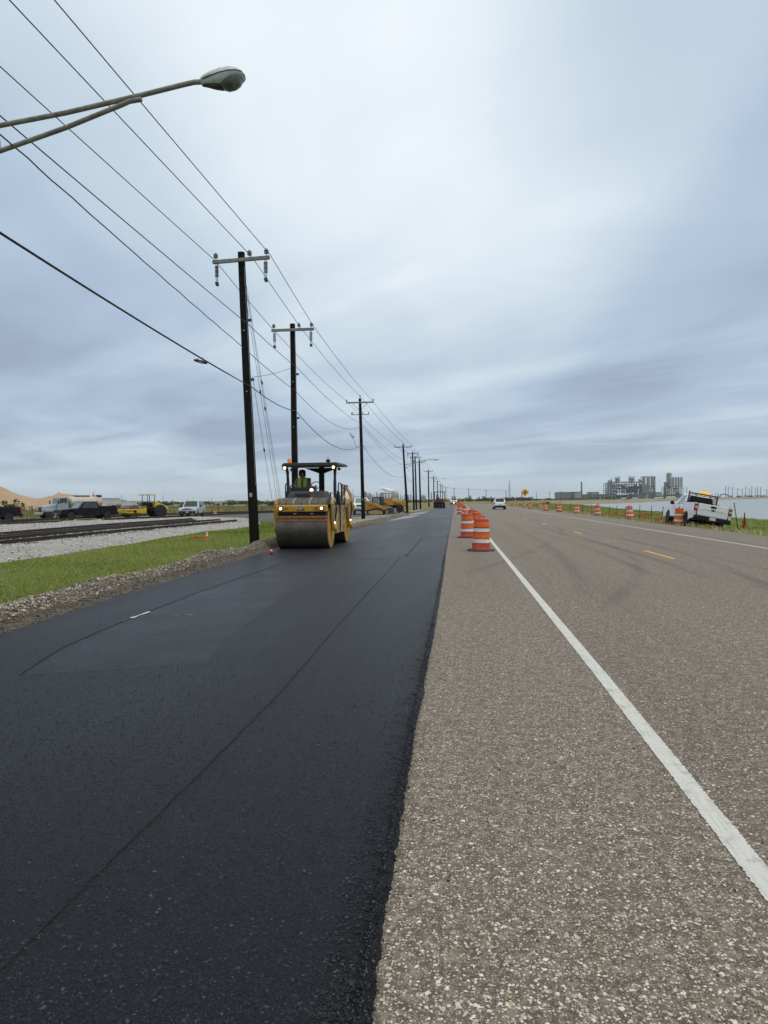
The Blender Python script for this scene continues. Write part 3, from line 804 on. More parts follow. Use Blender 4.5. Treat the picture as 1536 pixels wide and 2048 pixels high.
# grass on the verges
n_ = 170000
y = 9 + rng.random(n_) ** 1.25 * 56; x = rng.uniform(-30, -6.0, n_)
m_ = (x < lane_left(y) - rng.normal(1.15, 0.12, n_)) & (~in_poly(x, y, bpoly) | (rng.random(n_) < 0.004)) & (x > -0.70 * y) & (x > -17.5 - 0.1 * y)
x, y = x[m_], y[m_]
pat = np.clip(0.45 + 0.7 * fbm(x, y, 0.28, 21) + rng.normal(0, 0.16, len(x)), 0, 1)
edge = np.clip(1.6 - (lane_left(y) - x), 0, 1)
tone = np.clip(pat * 0.62 + edge * 0.3 + 0.05, 0, 1); tone[rng.random(len(x)) < 0.05] = 0.95
hg = rng.uniform(0.025, 0.065, len(x)) * (1 + 0.8 * smooth(25, 45, y)) * (1 + 0.8 * (rng.random(len(x)) < 0.04))
tag(blades('verge_grass', np.stack([x, y, height(x, y)], 1), hg, rng.uniform(0.010, 0.018, len(x)) * (1 + y / 45), 'grass_blade', 0.7, tone), kind='stuff')
n_ = 70000
y = 26 + rng.random(n_) ** 1.3 * 230; x = rng.uniform(11.9, 34, n_)
m_ = (~in_poly(x + 1.2, y, WATER_POLY)) & (x < 0.52 * y)
x, y = x[m_], y[m_]
tone = np.clip(0.45 + 0.4 * fbm(x, y, 0.25, 4) + rng.normal(0, 0.18, len(x)) + 0.35 * smooth(15, 12.4, x), 0, 1)
hg = rng.uniform(0.06, 0.2, len(x)) * (1 + 0.7 * smooth(14, 12.2, x))
tag(blades('shore_grass', np.stack([x, y, height(x, y)], 1), hg, rng.uniform(0.014, 0.03, len(x)) * (1 + y / 60), 'grass_blade', 0.7, tone), kind='stuff')
n_ = 26000                                            # rough dry brush beyond the side road
y = rng.uniform(75, 210, n_); x = -rng.uniform(18, 150, n_)
m_ = (x > -0.68 * y) & (x < -0.16 * y) & ~in_poly(x, y, [(G(*p, LOW).x, G(*p, LOW).y) for p in [(-120, 1055), (480, 1041), (842, 1022), (835, 1017), (560, 1021), (300, 1031), (-120, 1043)]])
x, y = x[m_], y[m_]
tone = np.clip(0.5 + 0.45 * fbm(x, y, 0.05, 9) + rng.normal(0, 0.15, len(x)), 0, 1)
tag(blades('dry_brush', np.stack([x, y, height(x, y)], 1), rng.uniform(0.4, 1.1, len(x)), rng.uniform(0.08, 0.2, len(x)), 'dry_blade', 0.6, tone), kind='stuff')
# ------------------------------------------------------------------ utility poles, wires and street lights
creo = mat('creosote_wood', (0.007, 0.006, 0.007), 0.85, col2=(0.015, 0.012, 0.011), spec=0.15, scale=3, bump=0.15, bscale=12)
arm_m = mat('weathered_arm', (0.30, 0.29, 0.27), 0.8, var=0.25, scale=5)
arm_d = mat('dark_arm', (0.10, 0.09, 0.085), 0.85, var=0.25, scale=5)
porc = mat('grey_porcelain', (0.27, 0.29, 0.29), 0.35, var=0.15)
poly_d = mat('dark_polymer', (0.035, 0.037, 0.042), 0.5)
galv = mat('galvanised_steel', (0.36, 0.36, 0.34), 0.5, metal=0.5, var=0.2, scale=7, dirt=0.3)
galv_pipe = mat('weathered_pipe', (0.33, 0.31, 0.265), 0.6, metal=0.15, var=0.25, scale=9, dirt=0.45)
wire_m = mat('weathered_wire', (0.030, 0.032, 0.036), 0.6, var=0.1)
cable_m = mat('black_cable', (0.012, 0.012, 0.014), 0.6, var=0.1)
lamp_grey = mat('lamp_housing', (0.66, 0.68, 0.67), 0.5, var=0.12, scale=6, dirt=0.25)
lamp_under = mat('lamp_underside', (0.12, 0.105, 0.095), 0.7, var=0.3, scale=9)
lamp_glass = mat('dusty_lens', (0.20, 0.225, 0.215), 0.25, var=0.3, scale=12, spec=0.6)
bolt_m = mat('bright_bolt', (0.45, 0.43, 0.40), 0.5, metal=0.4)

def insulator_pin():
    m_ = MB()
    m_.cyl((0, 0, 0), (0, 0, 0.08), 0.012, n=8)
    pr = [(0.03, 0.06)]
    for i in range(3): pr += [(0.075, 0.08 + i * 0.045), (0.078, 0.095 + i * 0.045), (0.045, 0.11 + i * 0.045)]
    pr += [(0.04, 0.23), (0.02, 0.245)]
    return m_.lathe(pr, 12)
PIN = insulator_pin().mesh('insulator', porc, True)
def hang_mesh():
    m_ = MB(); m_.cyl((0, 0, 0), (0, 0, -0.62), 0.012, n=6)
    for i in range(9): m_.lathe([(0.014, -0.10 - i * 0.042), (0.05, -0.085 - i * 0.042), (0.014, -0.075 - i * 0.042)], 10)
    m_.box((0, 0, -0.64), (0.05, 0.09, 0.07)); m_.box((0.0, 0.04, -0.69), (0.03, 0.10, 0.05))
    return m_
HANG = hang_mesh().mesh('hanging_insulator', poly_d, True)
def inst(me, name, parent, loc, s=1.0, rot=(0, 0, 0)):
    o = bpy.data.objects.new(name, me); COL.objects.link(o); o.parent = parent; o.location = loc; o.scale = (s, s, s); o.rotation_euler = rot
    return o
POLES = [  # base px, top px, depth, kind, label
    ((-174, 1250), (-190, -46), 9.5, 'A', 'black wooden utility pole carrying the near street light arm'),
    ((510, 1103), (482, 505), 22.9, 'A', 'thick black utility pole with pale crossarm in the gravel beside the road roller'),
    ((592, 1072), (585, 648), 31.2, 'A', 'black utility pole with pale crossarm rising right behind the roller canopy'),
    ((727, 1041), (720, 797), 58.5, 'B', 'black utility pole with braced crossarm and floodlight by the white work truck'),
    ((815, 1025), (806, 889), 93, 'L', 'black utility pole with a street light arm beside the gravel heap'),
    ((828, 1021), (825, 904), 118, 'A', 'black utility pole with hanging insulators behind the gravel heap, standing just before its twin'),
    ((833, 1020), (830, 912), 128, 'A', 'black utility pole with hanging insulators and a yellow guard behind the gravel heap'),
    ((841, 1018), (838.5, 921), 142, 'B', None), ((858, 1013), (856.5, 940), 186, 'B', None), ((868, 1010.5), (867, 953), 232, 'L', None),
    ((875.3, 1009), (874.5, 961.5), 285, 'B', None), ((881.2, 1007), (880.6, 968), 340, 'B', None), ((885, 1006), (884.6, 971.5), 385, 'B', None),
    ((892, 1005.6), (891.5, 974.5), 420, 'B', None), ((908.3, 1005), (908, 976.7), 450, 'B', None), ((937.3, 1004.5), (937, 978), 480, 'B', None),
    ((972.3, 1004), (972, 980), 510, 'B', None), ((1012.2, 1003.6), (1012, 981), 540, 'B', None),
    ((1073.2, 1001), (1073, 984), 700, 'B', None), ((1099.2, 1001), (1099, 984), 705, 'B', None), ((1122.2, 1000.6), (1122, 983), 710, 'B', None), ((1143.2, 1000), (1143, 984), 715, 'B', None),
    ((1162.2, 1000), (1162, 983.6), 720, 'B', None), ((1180.2, 999.6), (1180, 984), 725, 'B', None), ((1195.2, 999.4), (1195, 984), 730, 'B', None), ((1212.2, 999), (1212, 983), 735, 'B', None)]
ATT = []          # per pole: attachment points of the conductors
for i, (bp, tp, Y, kind, lab) in enumerate(POLES):
    b_ = at(*bp, Y); t_ = at(*tp, Y)
    zb = min(b_.z, float(height(b_.x, b_.y))) - 0.3
    b_ = Vector((b_.x, Y, float(height(b_.x, Y))))
    far = i > 6
    lab_ = lab or ('dark utility pole in the receding line along the new asphalt' if i < 14 else ('dark utility pole standing along the wooded horizon where the road bends' if i < 18 else 'dark utility pole on the far shore in front of the grey plant'))
    gp = 'utility poles along the new asphalt' if i < 14 else ('utility poles along the horizon' if i < 18 else 'utility poles on the far shore')
    t = thing('utility_pole', lab_, 'utility pole', b_, group=gp)
    top = t_ - b_
    m_ = MB(); n = 14 if not far else 8
    r0, r1 = (0.165, 0.115) if i < 7 else (0.19, 0.14)
    pts = [Vector((0, 0, -0.3))] + [top * s for s in (0.0, 0.2, 0.4, 0.6, 0.8, 1.0)]
    if not far:
        pts = [p + Vector((random.gauss(0, 0.006), random.gauss(0, 0.006), 0)) for p in pts]
    m_.tube(pts, [r0] + [r0 + (r1 - r0) * s for s in (0, 0.2, 0.4, 0.6, 0.8, 1.0)], n)
    m_.build('pole_shaft', creo, t, smooth=True, angle=60)
    def on(d):   # a point d metres below the top on the pole's axis
        return top * (1 - d / top.length)
    half = 0.96 if kind == 'A' else 1.15
    if kind == 'A':
        ac = on(0.30) + Vector((0.04, -0.17, 0)); tilt = 0.035 if i == 1 else 0.0
        ax = Vector((1, 0, tilt)).normalized()
        rotm = Matrix.Rotation(-tilt, 3, 'Y')
        arm = MB().box(ac, (half * 2, 0.09, 0.115), rotm).build('crossarm', arm_m, t, bevel=0.008)
        at_ = []
        for s in (0.89, 0.30, -0.89):
            p = ac + ax * half * s + Vector((0, 0, 0.055))
            inst(PIN, 'insulator', arm, p); at_.append(b_ + p + Vector((0, 0, 0.23)))
        for s in (0.86, -0.86):
            for dd in (-0.035, 0.035):
                inst(HANG, 'hanging_insulator', arm, ac + ax * (half * s + dd) + Vector((0, -0.03 if dd > 0 else 0.03, -0.05 - (0.02 if dd > 0 else 0))))
        for d in (0.33, 2.6, 4.6):
            q_ = on(d)
            MB().cyl(q_ + Vector((0.02, -0.10, 0)), q_ + Vector((0.02, -0.20 if d < 1 else -0.17, 0)), 0.022, n=8).build('bolt', bolt_m, t)
    else:
        ac = on(0.35) + Vector((0, -0.16, 0))
        arm = MB().box(ac, (half * 2, 0.09, 0.115)).build('crossarm', arm_d if far else arm_m, t)
        at_ = []
        for s in (0.97, 0, -0.97):
            p = ac + Vector((half * s, 0, 0.055)) if s else top + Vector((0, 0, 0.05))
            inst(PIN, 'insulator', arm, p, 0.9 if not far else 1.3); at_.append(b_ + p + Vector((0, 0, 0.22)))
        if i < 10:
            for s in (1, -1):
                MB().cyl(ac + Vector((s * half * 0.55, 0.0, -0.05)), on(0.95) + Vector((s * 0.1, -0.16, 0)), 0.018, n=6).build('arm_brace', arm_d, t)
        if i == 3:
            a2 = MB().box(on(1.35) + Vector((0, -0.16, 0)), (1.5, 0.06, 0.05)).build('cutout_arm', arm_d, t)
            for s in (-0.72, -0.62, 0.2, 0.70):
                MB().cyl(on(1.35) + Vector((s, -0.16, 0.0)), on(1.12) + Vector((s + 0.02, -0.16, 0)), 0.035, n=8).build('fuse_cutout', porc, a2)
            br = MB().tube([on(4.1) + Vector((0, -.12, 0)), on(4.1) + Vector((-0.35, -.25, 0.03)), on(3.7) + Vector((-0.5, -.3, 0)), on(3.35) + Vector((-0.62, -.3, 0))], 0.022, 6).build('lamp_bracket', galv, t)
            rot = Matrix.Rotation(-0.7, 3, 'Y')
            MB().box(on(3.05) + Vector((-0.75, -.3, 0)), (0.24, 0.3, 0.52), rot, taper=(0.6, 0.7)).build('floodlight', lamp_grey, t, bevel=0.03)
    if i in (1, 2, 3):
        MB().tube([on(0.5 + 0.9 * q_) * 1.0 + Vector((0.12 + 0.005 * q_, -0.11, 0)) for q_ in range(9)], 0.008, 5).build('ground_wire', galv, t)
        MB().box(on(top.length - 1.9) + Vector((0, -0.168, 0)), (0.09, 0.012, 0.13)).build('pole_tag', bolt_m, t)
    if i in (1, 2):
        for d in (2.25, 4.2):
            MB().box(on(d) + Vector((0.20, -0.05, 0)), (0.12, 0.06, 0.08)).build('wire_bracket', poly_d, t)
    # attachments of the lower wires on the road side of the shaft
    nd = 2.35 if kind == 'A' else 2.2
    at_ += [b_ + on(nd) + Vector((0.24, -0.05, 0)), b_ + on(nd + 0.75) + Vector((0.17, 0, 0)), b_ + on(nd + 1.75) + Vector((0.15, -0.08, 0))]
    ATT.append(at_)
    if kind == 'L':
        e_ = at(869, 919, Y) - b_ if i == 4 else at(889, 957, Y) - b_
        s_ = on(2.7 if i == 4 else 0.9); s2 = on(3.2 if i == 4 else 1.4)
        d = e_ - s_
        MB().tube([s_, s_ + d * 0.35 + Vector((0, 0, 0.05)), s_ + d * 0.75 + Vector((0, 0, 0.12)), e_], 0.045, 6).build('lamp_arm', galv, t)
        MB().tube([s2, s_ + d * 0.38], 0.035, 6).build('lamp_arm_brace', galv, t)
        hd = MB()
        hd.lathe([(0.06, -0.35), (0.17, -0.2), (0.2, 0.1), (0.16, 0.3), (0.05, 0.36)], 10, Matrix.Translation(e_ + Vector((0.2, 0, 0))) @ Matrix.Rotation(R(90), 4, 'Y') @ Matrix.Diagonal((0.6, 1, 1, 1)))
        hd.build('lamp_head', lamp_grey, t, smooth=True)
    if i in (3, 7):
        pass
# read the near attachments off the photograph where they show clearly
def setatt(i, k_, px, py): ATT[i][k_] = at(px, py, POLES[i][2] - 0.1)
for i, lst in {1: [(540, 509), (505, 515), (430, 521), (501, 653), (489, 697), (505, 775)], 2: [(629, 655), (602, 656), (546, 659), (596, 737), (591, 782), (592, 822)], 3: [(743, 799), (719.5, 791), (693, 802), (726, 850), (724, 852), (724, 888)]}.items():
    for k_, p in enumerate(lst): setatt(i, k_, *p)
# beyond the left edge of the picture the wires run on to the near pole
def extend(k_, px, py, z):
    ATT[0][k_] = G(px, py, z)
for k_, (px, py) in enumerate([(110, 0), (20, 0), (0, 131), (0, 231), (0, 268), (0, 455)]):
    p1 = ATT[1][k_]; z = p1.z + (0.05 if k_ < 3 else 0.0)
    g_ = G(px, py, z); d = (g_ - p1)
    ATT[0][k_] = p1 + d * ((9.5 - p1.y) / d.y)
    ATT[0][k_].z = z
    if k_ == 5: ATT[0][k_] = p1 + (ATT[0][k_] - p1) * 1.35
def span(a, b_, sag, n=14):
    return [a.lerp(b_, j / n) - Vector((0, 0, 4 * sag * (j / n) * (1 - j / n))) for j in range(n + 1)]
NAMES = ['conductor on the road-side arm ends', 'conductor carried beside the pole tops', 'conductor on the land-side arm ends', 'neutral wire on the brackets below the crossarms', 'slightly wavy wire slung below the neutral', None]
SAG = [0.02, 0.02, 0.02, 0.03, 0.05, 0.10]
for k_ in range(5):
    last = 18 if k_ < 4 else 9
    pts = []
    back = ATT[0][k_] + (ATT[0][k_] - ATT[1][k_]) * 1.1
    seq = [back] + [ATT[i][k_] for i in range(last)]
    for j, (a, b_) in enumerate(zip(seq, seq[1:])):
        L = (b_ - a).length
        s = SAG[k_] * L / 25 * (1 if j < 2 else 1.7) + (0.0 if j < 2 else L * L * (0.00016 if k_ < 3 else 0.0003))
        if k_ == 4 and j == 3: s += 0.5
        sp = span(a, b_, s, 40 if (k_ == 4 and j == 1) else 14)
        if k_ == 4 and j <= 1:
            sp = [p + Vector((0.006 * math.sin(q_ * 1.3), 0, 0.009 * math.sin(q_ * 1.5 + 1) * (1 - q_ / len(sp)))) for q_, p in enumerate(sp)]
        pts += sp if not pts else sp[1:]
    rad = [0.0115 if p.y < 40 else 0.0115 + 0.008 * min(1, (p.y - 40) / 200) for p in pts]
    o = MB().tube(pts, rad, 5).build('overhead_wire', wire_m)
    tag(o, 'thin overhead ' + NAMES[k_], 'wire', 'overhead wires')
pts = []
seq = [ATT[0][5] + (ATT[0][5] - ATT[1][5]) * 1.0] + [ATT[i][5] for i in range(7)]
for j, (a, b_) in enumerate(zip(seq, seq[1:])):
    L = (b_ - a).length
    sp = span(a, b_, 0.10 if j < 2 else (0.14 if j == 2 else 1.1 * L / 30), 16); pts += sp if not pts else sp[1:]
rad = [0.019 if p.y < ATT[1][5].y - 3 else 0.015 for p in pts]
cab = thing('communication_cable', 'thick black sagging cable with a strapped loop, lowest line on the poles', 'cable')
MB().tube(pts, rad, 6).build('cable', cable_m, cab)
c0 = at(401, 720, 19.2); loop = [c0 + Vector((0.16 * math.cos(a), 0.22 * math.sin(a), -0.045 + 0.055 * math.cos(a) * -1 * 0.6)) for a in np.linspace(0, 2 * math.pi, 20, endpoint=False)]
MB().tube(loop, 0.022, 6, closed=True).build('slack_loop', cable_m, cab)
for dx in (-0.08, 0.07): MB().box(c0 + Vector((dx, 0, 0.01)), (0.012, 0.03, 0.10)).build('strap', cable_m, cab)
sw = MB().tube(span(at(508, 754, 23), at(582, 736, 31), 0.05), 0.008, 5).build('span_guy', wire_m)
tag(sw, 'short thin guy wire strung between the two near poles', 'wire')
yg = mat('guy_guard_yellow', (0.62, 0.40, 0.05), 0.5, var=0.15)
top1 = at(493, 572, 23.0)
for q_, (tp, bp, Yb, gd) in enumerate((((493, 572), (574, 1066), 33.5, 562), ((494, 590), (571, 1067), 33.0, None), ((494, 610), (566, 1066), 31.5, None), ((505, 752), (557, 1068), 30.5, 543))):
    a = at(*tp, 23.05); b_ = at(*bp, Yb)
    b_.z = LOW
    t = thing('guy_wire', ['guy wire in a yellow guard from the near pole top down behind the roller', 'bare guy wire nearest the guarded one from the top of the near pole', 'bare guy wire from the near pole with a strain insulator', 'lower guy wire in a yellow guard from the cable height of the near pole'][q_], 'guy wire', b_, group='guy wires of the near pole')
    MB().tube([Vector((0, 0, 0)), a - b_], 0.007, 5).build('strand', wire_m, t)
    d = (a - b_).normalized()
    if gd: MB().cyl(d * 0.1, d * 2.3, 0.03, n=8).build('guard', yg, t)
    pz = (a - b_) * (0.62 if q_ % 2 else 0.7)
    MB().cyl(pz - d * 0.07, pz + d * 0.07, 0.03, n=8).build('strain_insulator', poly_d, t)

# the street light reaching in over the lane
pole0 = at(-174, 245, 9.5)
hb = at(405, 163, 9.5)
t = thing('street_light', 'grey street light head on a long bracket arm over the new asphalt', 'street light', pole0)
o0 = pole0
L_ = lambda px, py, dy=0.0: at(px, py, 9.5 + dy) - o0
MB().tube([L_(-174, 283), L_(0, 251), L_(130, 226), L_(284, 190), L_(370, 168.5), L_(388, 164.5), L_(408, 163.5)], [0.035] * 7, 10).build('bracket_arm', galv_pipe, t, smooth=True)
MB().tube([L_(-174, 357, -0.02), L_(0, 302, -0.02), L_(130, 256, -0.03), L_(245, 209, -0.045), L_(258, 203, -0.06), L_(283, 198.5, -0.065)], [0.034] * 6, 10).build('brace_arm', galv_pipe, t, smooth=True)
# luminaire: lofted shell, local x along the arm
e0 = L_(402, 165); ex = (L_(495, 150) - L_(402, 165)).normalized()
ey = Vector((0, 1, 0)); ez = ex.cross(ey)
if ez.z < 0: ez = -ez
def lum(x, y, z): return e0 + ex * x + ey * y + ez * z
LEN = 0.62
def shell(sec, mt, name, par):
    rings = []
    for x, wy, zt, zb in sec:
        rg = []
        for j in range(16):
            a = 2 * math.pi * j / 16; cy, sz = math.cos(a), math.sin(a)
            yy = wy * math.copysign(abs(cy) ** 0.7, cy); zz = (zt if sz > 0 else -zb) * abs(sz) ** 0.75
            rg.append(lum(x, yy, zz))
        rings.append(rg)
    return MB().ringloft(rings).build(name, mt, par, smooth=True, angle=50)
up = shell([(0.0, 0.045, 0.05, 0.02), (0.04, 0.07, 0.075, 0.02), (0.16, 0.11, 0.105, 0.015), (0.30, 0.15, 0.115, 0.01), (0.44, 0.165, 0.105, 0.01), (0.54, 0.145, 0.075, 0.01), (0.60, 0.10, 0.035, 0.01), (0.615, 0.06, 0.01, 0.005)], lamp_grey, 'upper_housing', t)
low_ = shell([(0.01, 0.04, 0.0, 0.045), (0.06, 0.065, 0.0, 0.055), (0.18, 0.108, -0.005, 0.085), (0.30, 0.148, -0.005, 0.115), (0.38, 0.158, -0.005, 0.115), (0.46, 0.160, -0.005, 0.075), (0.55, 0.138, -0.005, 0.055), (0.60, 0.09, -0.003, 0.04)], lamp_grey, 'lower_housing', t)
shell([(0.02, 0.03, 0.0, 0.058), (0.08, 0.058, 0.0, 0.072), (0.20, 0.085, 0.0, 0.118), (0.29, 0.10, 0.0, 0.142), (0.34, 0.10, 0, 0.11)], lamp_under, 'underside', t)
shell([(0.27, 0.06, -0.02, 0.10), (0.30, 0.115, -0.02, 0.135), (0.37, 0.142, -0.02, 0.158), (0.46, 0.142, -0.02, 0.150), (0.53, 0.12, -0.02, 0.115), (0.575, 0.07, -0.02, 0.07)], lamp_glass, 'lens', t)
MB().tube([lum(0.615 * s, wy, 0.004) for s, wy in ((0.02, 0.045), (0.1, 0.085), (0.26, 0.114), (0.5, 0.153), (0.72, 0.168), (0.88, 0.148), (0.975, 0.10), (1.005, 0.0), (0.975, -0.10), (0.88, -0.148), (0.72, -0.168), (0.5, -0.153), (0.26, -0.114), (0.1, -0.085), (0.02, -0.045))], 0.006, 5).build('seam_gasket', cable_m, t)
MB().lathe([(0.035, 0), (0.035, 0.02), (0.028, 0.035), (0.01, 0.042)], 12, Matrix.Translation(lum(0.30, 0, 0.108))).build('photocell', cable_m, t, smooth=True)
MB().box(L_(-3, 290, 0.02), (0.03, 0.05, 0.14)).build('bracket_plate', galv, t)

# ------------------------------------------------------------------ traffic barrels
b_or = mat('barrel_plastic', (0.58, 0.060, 0.012), 0.5, var=0.18, scale=5, dirt=0.18)
b_ref = mat('orange_sheeting', (0.82, 0.155, 0.008), 0.4, var=0.12, scale=7)
b_wh = mat('white_sheeting', (0.80, 0.80, 0.78), 0.4, var=0.10, scale=7, dirt=0.12)
rub = mat('black_rubber', (0.030, 0.030, 0.032), 0.75, var=0.2, scale=8, dirt=0.25)
def barrel_proto():
    t = thing('traffic_barrel', '', 'traffic barrel')
    pr = [(0.29, 0.03), (0.29, 0.06), (0.282, 0.07), (0.278, 0.245), (0.268, 0.25), (0.266, 0.375), (0.276, 0.38), (0.262, 0.385), (0.258, 0.575), (0.268, 0.58), (0.25, 0.585), (0.247, 0.705), (0.258, 0.71), (0.258, 0.735), (0.238, 0.74), (0.228, 0.90), (0.226, 0.97), (0.205, 0.995), (0.10, 1.0)]
    body = MB().lathe(pr, 28).build('barrel_body', b_or, t, smooth=True)
    def band(z0, z1, r0, r1, m_): MB().lathe([(r0, z0), (r0 + 0.004, z0 + 0.004), (r1 + 0.004, z1 - 0.004), (r1, z1)], 28, caps=False).build('reflective_band', m_, t, smooth=True)
    band(0.255, 0.372, 0.2665, 0.2645, b_wh); band(0.39, 0.572, 0.261, 0.256, b_ref); band(0.59, 0.702, 0.249, 0.2455, b_wh); band(0.745, 0.895, 0.2365, 0.2275, b_ref)
    MB().tube([(-0.1, 0, 0.99), (-0.09, 0, 1.045), (0, 0, 1.06), (0.09, 0, 1.045), (0.1, 0, 0.99)], 0.02, 8).build('handle', b_or, t, smooth=True)
    MB().lathe([(0.44, 0.0), (0.45, 0.02), (0.43, 0.045), (0.29, 0.055), (0.2, 0.055)], 8, Matrix.Rotation(R(22.5), 4, 'Z')).build('rubber_base', rub, t)
    return t
bp0 = barrel_proto()
LEFT_B = [((962, 1101.5), 0, 'clean orange and white traffic barrel on a wide black base touching the white edge line'),
          ((934.5, 1075), 0, 'traffic barrel standing next beyond the barrel on the edge line, close to the new asphalt'),
          ((951, 1071), 2, 'traffic barrel hidden close behind the two barrels on the road shoulder'), ((944, 1054), 2, None), ((920, 1028.5), 0, None), ((929, 1032), -1, None), ((917.5, 1020), 0, None), ((921.5, 1017.5), 0, None), ((918, 1014), 0, None), ((916, 1011.5), 0, None), ((914.5, 1010), 0, None), ((913.6, 1009), 0, None), ((924, 1023.5), 1, None)]
RIGHT_B = [((1358, 1051), 4, 'slightly leaning traffic barrel beside the rear wheel of the white pickup'), ((1260, 1038.5), 5, None), ((1196, 1031.8), 5, None), ((1154, 1028), 4, None), ((1119, 1024.6), 2, None), ((1091, 1022), -1, None), ((1080.6, 1018.6), 2, None), ((1060, 1017.7), 1, None), ((1048.5, 1015.5), 0, None), ((1034.7, 1012.5), 0, None), ((1027.7, 1011), 0, None), ((1018, 1011.2), 0, None), ((983, 1008), 0, None), ((976.7, 1007.5), 0, None), ((1005, 1009.6), 0, None), ((995, 1008.8), 0, None), ((969, 1007), 0, None)]
first = True
for row, lab, gp, zz in ((LEFT_B, 'orange and white traffic barrel in the row between new asphalt and open lane', 'barrels along the new asphalt', 0.001), (RIGHT_B, 'orange and white traffic barrel on the grassy verge along the water side', 'barrels on the water side verge', -0.05)):
    for (px, py), tilt, l_ in row:
        o = bp0 if first else copy_tree(bp0); first = False
        p = G(px, py, zz)
        p = Vector((p.x, p.y, max(0.002, 0.002) if p.x < 11.9 else float(height(p.x, p.y)) + 0.01))
        o.location = p; o.rotation_euler = (R(random.uniform(-1.5, 1.5)), R(tilt + random.uniform(-0.8, 0.8)), random.uniform(-3, 3))
        o['label'] = l_ or lab; o['group'] = gp
p = G(430, 1031, LOW); o = copy_tree(bp0); o.location = (p.x, p.y, LOW + 0.06); o.scale = (0.8, 0.8, 0.72); o['label'] = 'lone small orange barrel on the side road beside the pale SUV'; o['group'] = 'barrels on the side road'
cone_o = mat('cone_orange', (0.72, 0.11, 0.02), 0.5, var=0.1)
def cone(p, s, label):
    t = thing('traffic_cone', label, 'traffic cone', p)
    MB().lathe([(0.13 * s, 0.03), (0.125 * s, 0.05), (0.03 * s, 0.69 * s), (0.022 * s, 0.71 * s)], 16).build('cone_body', cone_o, t, smooth=True)
    for z0, z1 in ((0.33, 0.43), (0.5, 0.6)):
        f = lambda z: (0.125 - 0.095 * (z - 0.05) / 0.64) * s + 0.004
        MB().lathe([(f(z0), z0 * s), (f(z1), z1 * s)], 16, caps=False).build('collar', b_wh, t, smooth=True)
    MB().box((0, 0, 0.018), (0.36 * s, 0.36 * s, 0.035)).build('base', cone_o, t, bevel=0.01)
p = G(414, 1081, LOW); cone(Vector((p.x, p.y, LOW)), 0.66, 'small orange traffic cone with white collars standing on the green verge')
p = G(942, 1049, 0); cone(Vector((p.x - 0.1, p.y + 1.5, 0.002)), 1.3, 'tall orange traffic cone among the barrels on the shoulder')
p = G(-2, 1062, LOW); cone(Vector((p.x, p.y, LOW + 0.14)), 0.8, 'orange traffic cone on the sandy shoulder near the far tracks')
net_o = mat('orange_netting', (0.60, 0.14, 0.03), 0.7, var=0.25, scale=3)
m_ = MB(); g_ = G(396, 1079, LOW)
for j in range(7): m_.tube([g_ + Vector((-0.35 + random.gauss(0, .1) + 0.14 * q_, random.gauss(0, .15), 0.05 + random.random() * 0.12)) for q_ in range(5)], 0.012, 4)
tag(m_.build('fallen_netting', net_o), 'crumpled strip of orange netting in the grass beside the small cone', 'netting')
mk = thing('marker_ball', 'small red and white marker ball at the asphalt edge near the roller', 'marker', G(543, 1108, TOP))
MB().lathe([(0.015, 0), (0.05, 0.015), (0.065, 0.05), (0.05, 0.085), (0.015, 0.1)], 12).build('ball', mat('marker_red', (0.6, 0.02, 0.05), 0.4), mk, smooth=True)
MB().lathe([(0.03, 0.09), (0.03, 0.12), (0.015, 0.13)], 10).build('cap', b_wh, mk, smooth=True)
# ------------------------------------------------------------------ shared machine materials
cat_y = mat('machine_yellow', (0.58, 0.30, 0.022), 0.42, var=0.14, scale=4, dirt=0.25)
cat_t = mat('dusty_yellow', (0.50, 0.36, 0.15), 0.6, var=0.2, scale=5, dirt=0.35)
blk = mat('machine_black', (0.008, 0.008, 0.0095), 0.5, var=0.2, spec=0.3)
dk_tan = mat('dusty_hood', (0.125, 0.105, 0.080), 0.65, var=0.25, scale=4, dirt=0.2)
dk_gry = mat('charcoal_cover', (0.045, 0.045, 0.048), 0.6, var=0.2, scale=4)
steel_d = mat('drum_steel', (0.13, 0.108, 0.085), 0.45, metal=0.4, dirt=0.5, var=0.25, scale=3)
scr = mat('scraper_orange', (0.40, 0.17, 0.045), 0.6, var=0.25, scale=5, dirt=0.3)
navy = mat('navy_rail', (0.022, 0.024, 0.045), 0.4)
glow = mat('lit_headlight', (1, 0.9, 0.75), 0.3, var=0, emit=(1.0, 0.66, 0.34), es=3.2)
beac = mat('amber_beacon', (0.80, 0.16, 0.01), 0.3, var=0.1, emit=(1.0, 0.16, 0.0), es=0.25)
chrome = mat('chrome', (0.6, 0.6, 0.6), 0.25, metal=0.9, var=0.1)
glass = mat('dark_glass', (0.018, 0.022, 0.025), 0.08, var=0.0, spec=0.8)
glass_l = mat('pale_glass', (0.16, 0.21, 0.21), 0.08, var=0.1, spec=0.8)
tyre_m = mat('tyre_rubber', (0.018, 0.018, 0.019), 0.8, var=0.25, scale=9, dirt=0.2)
red_l = mat('red_lens', (0.42, 0.012, 0.02), 0.25, var=0.1)
white_lens = mat('white_lens', (0.62, 0.62, 0.6), 0.2, var=0.05)
amber_l = mat('amber_lens', (0.85, 0.42, 0.02), 0.3, var=0.1, emit=(1.0, 0.55, 0.03), es=0.5)
skin = None
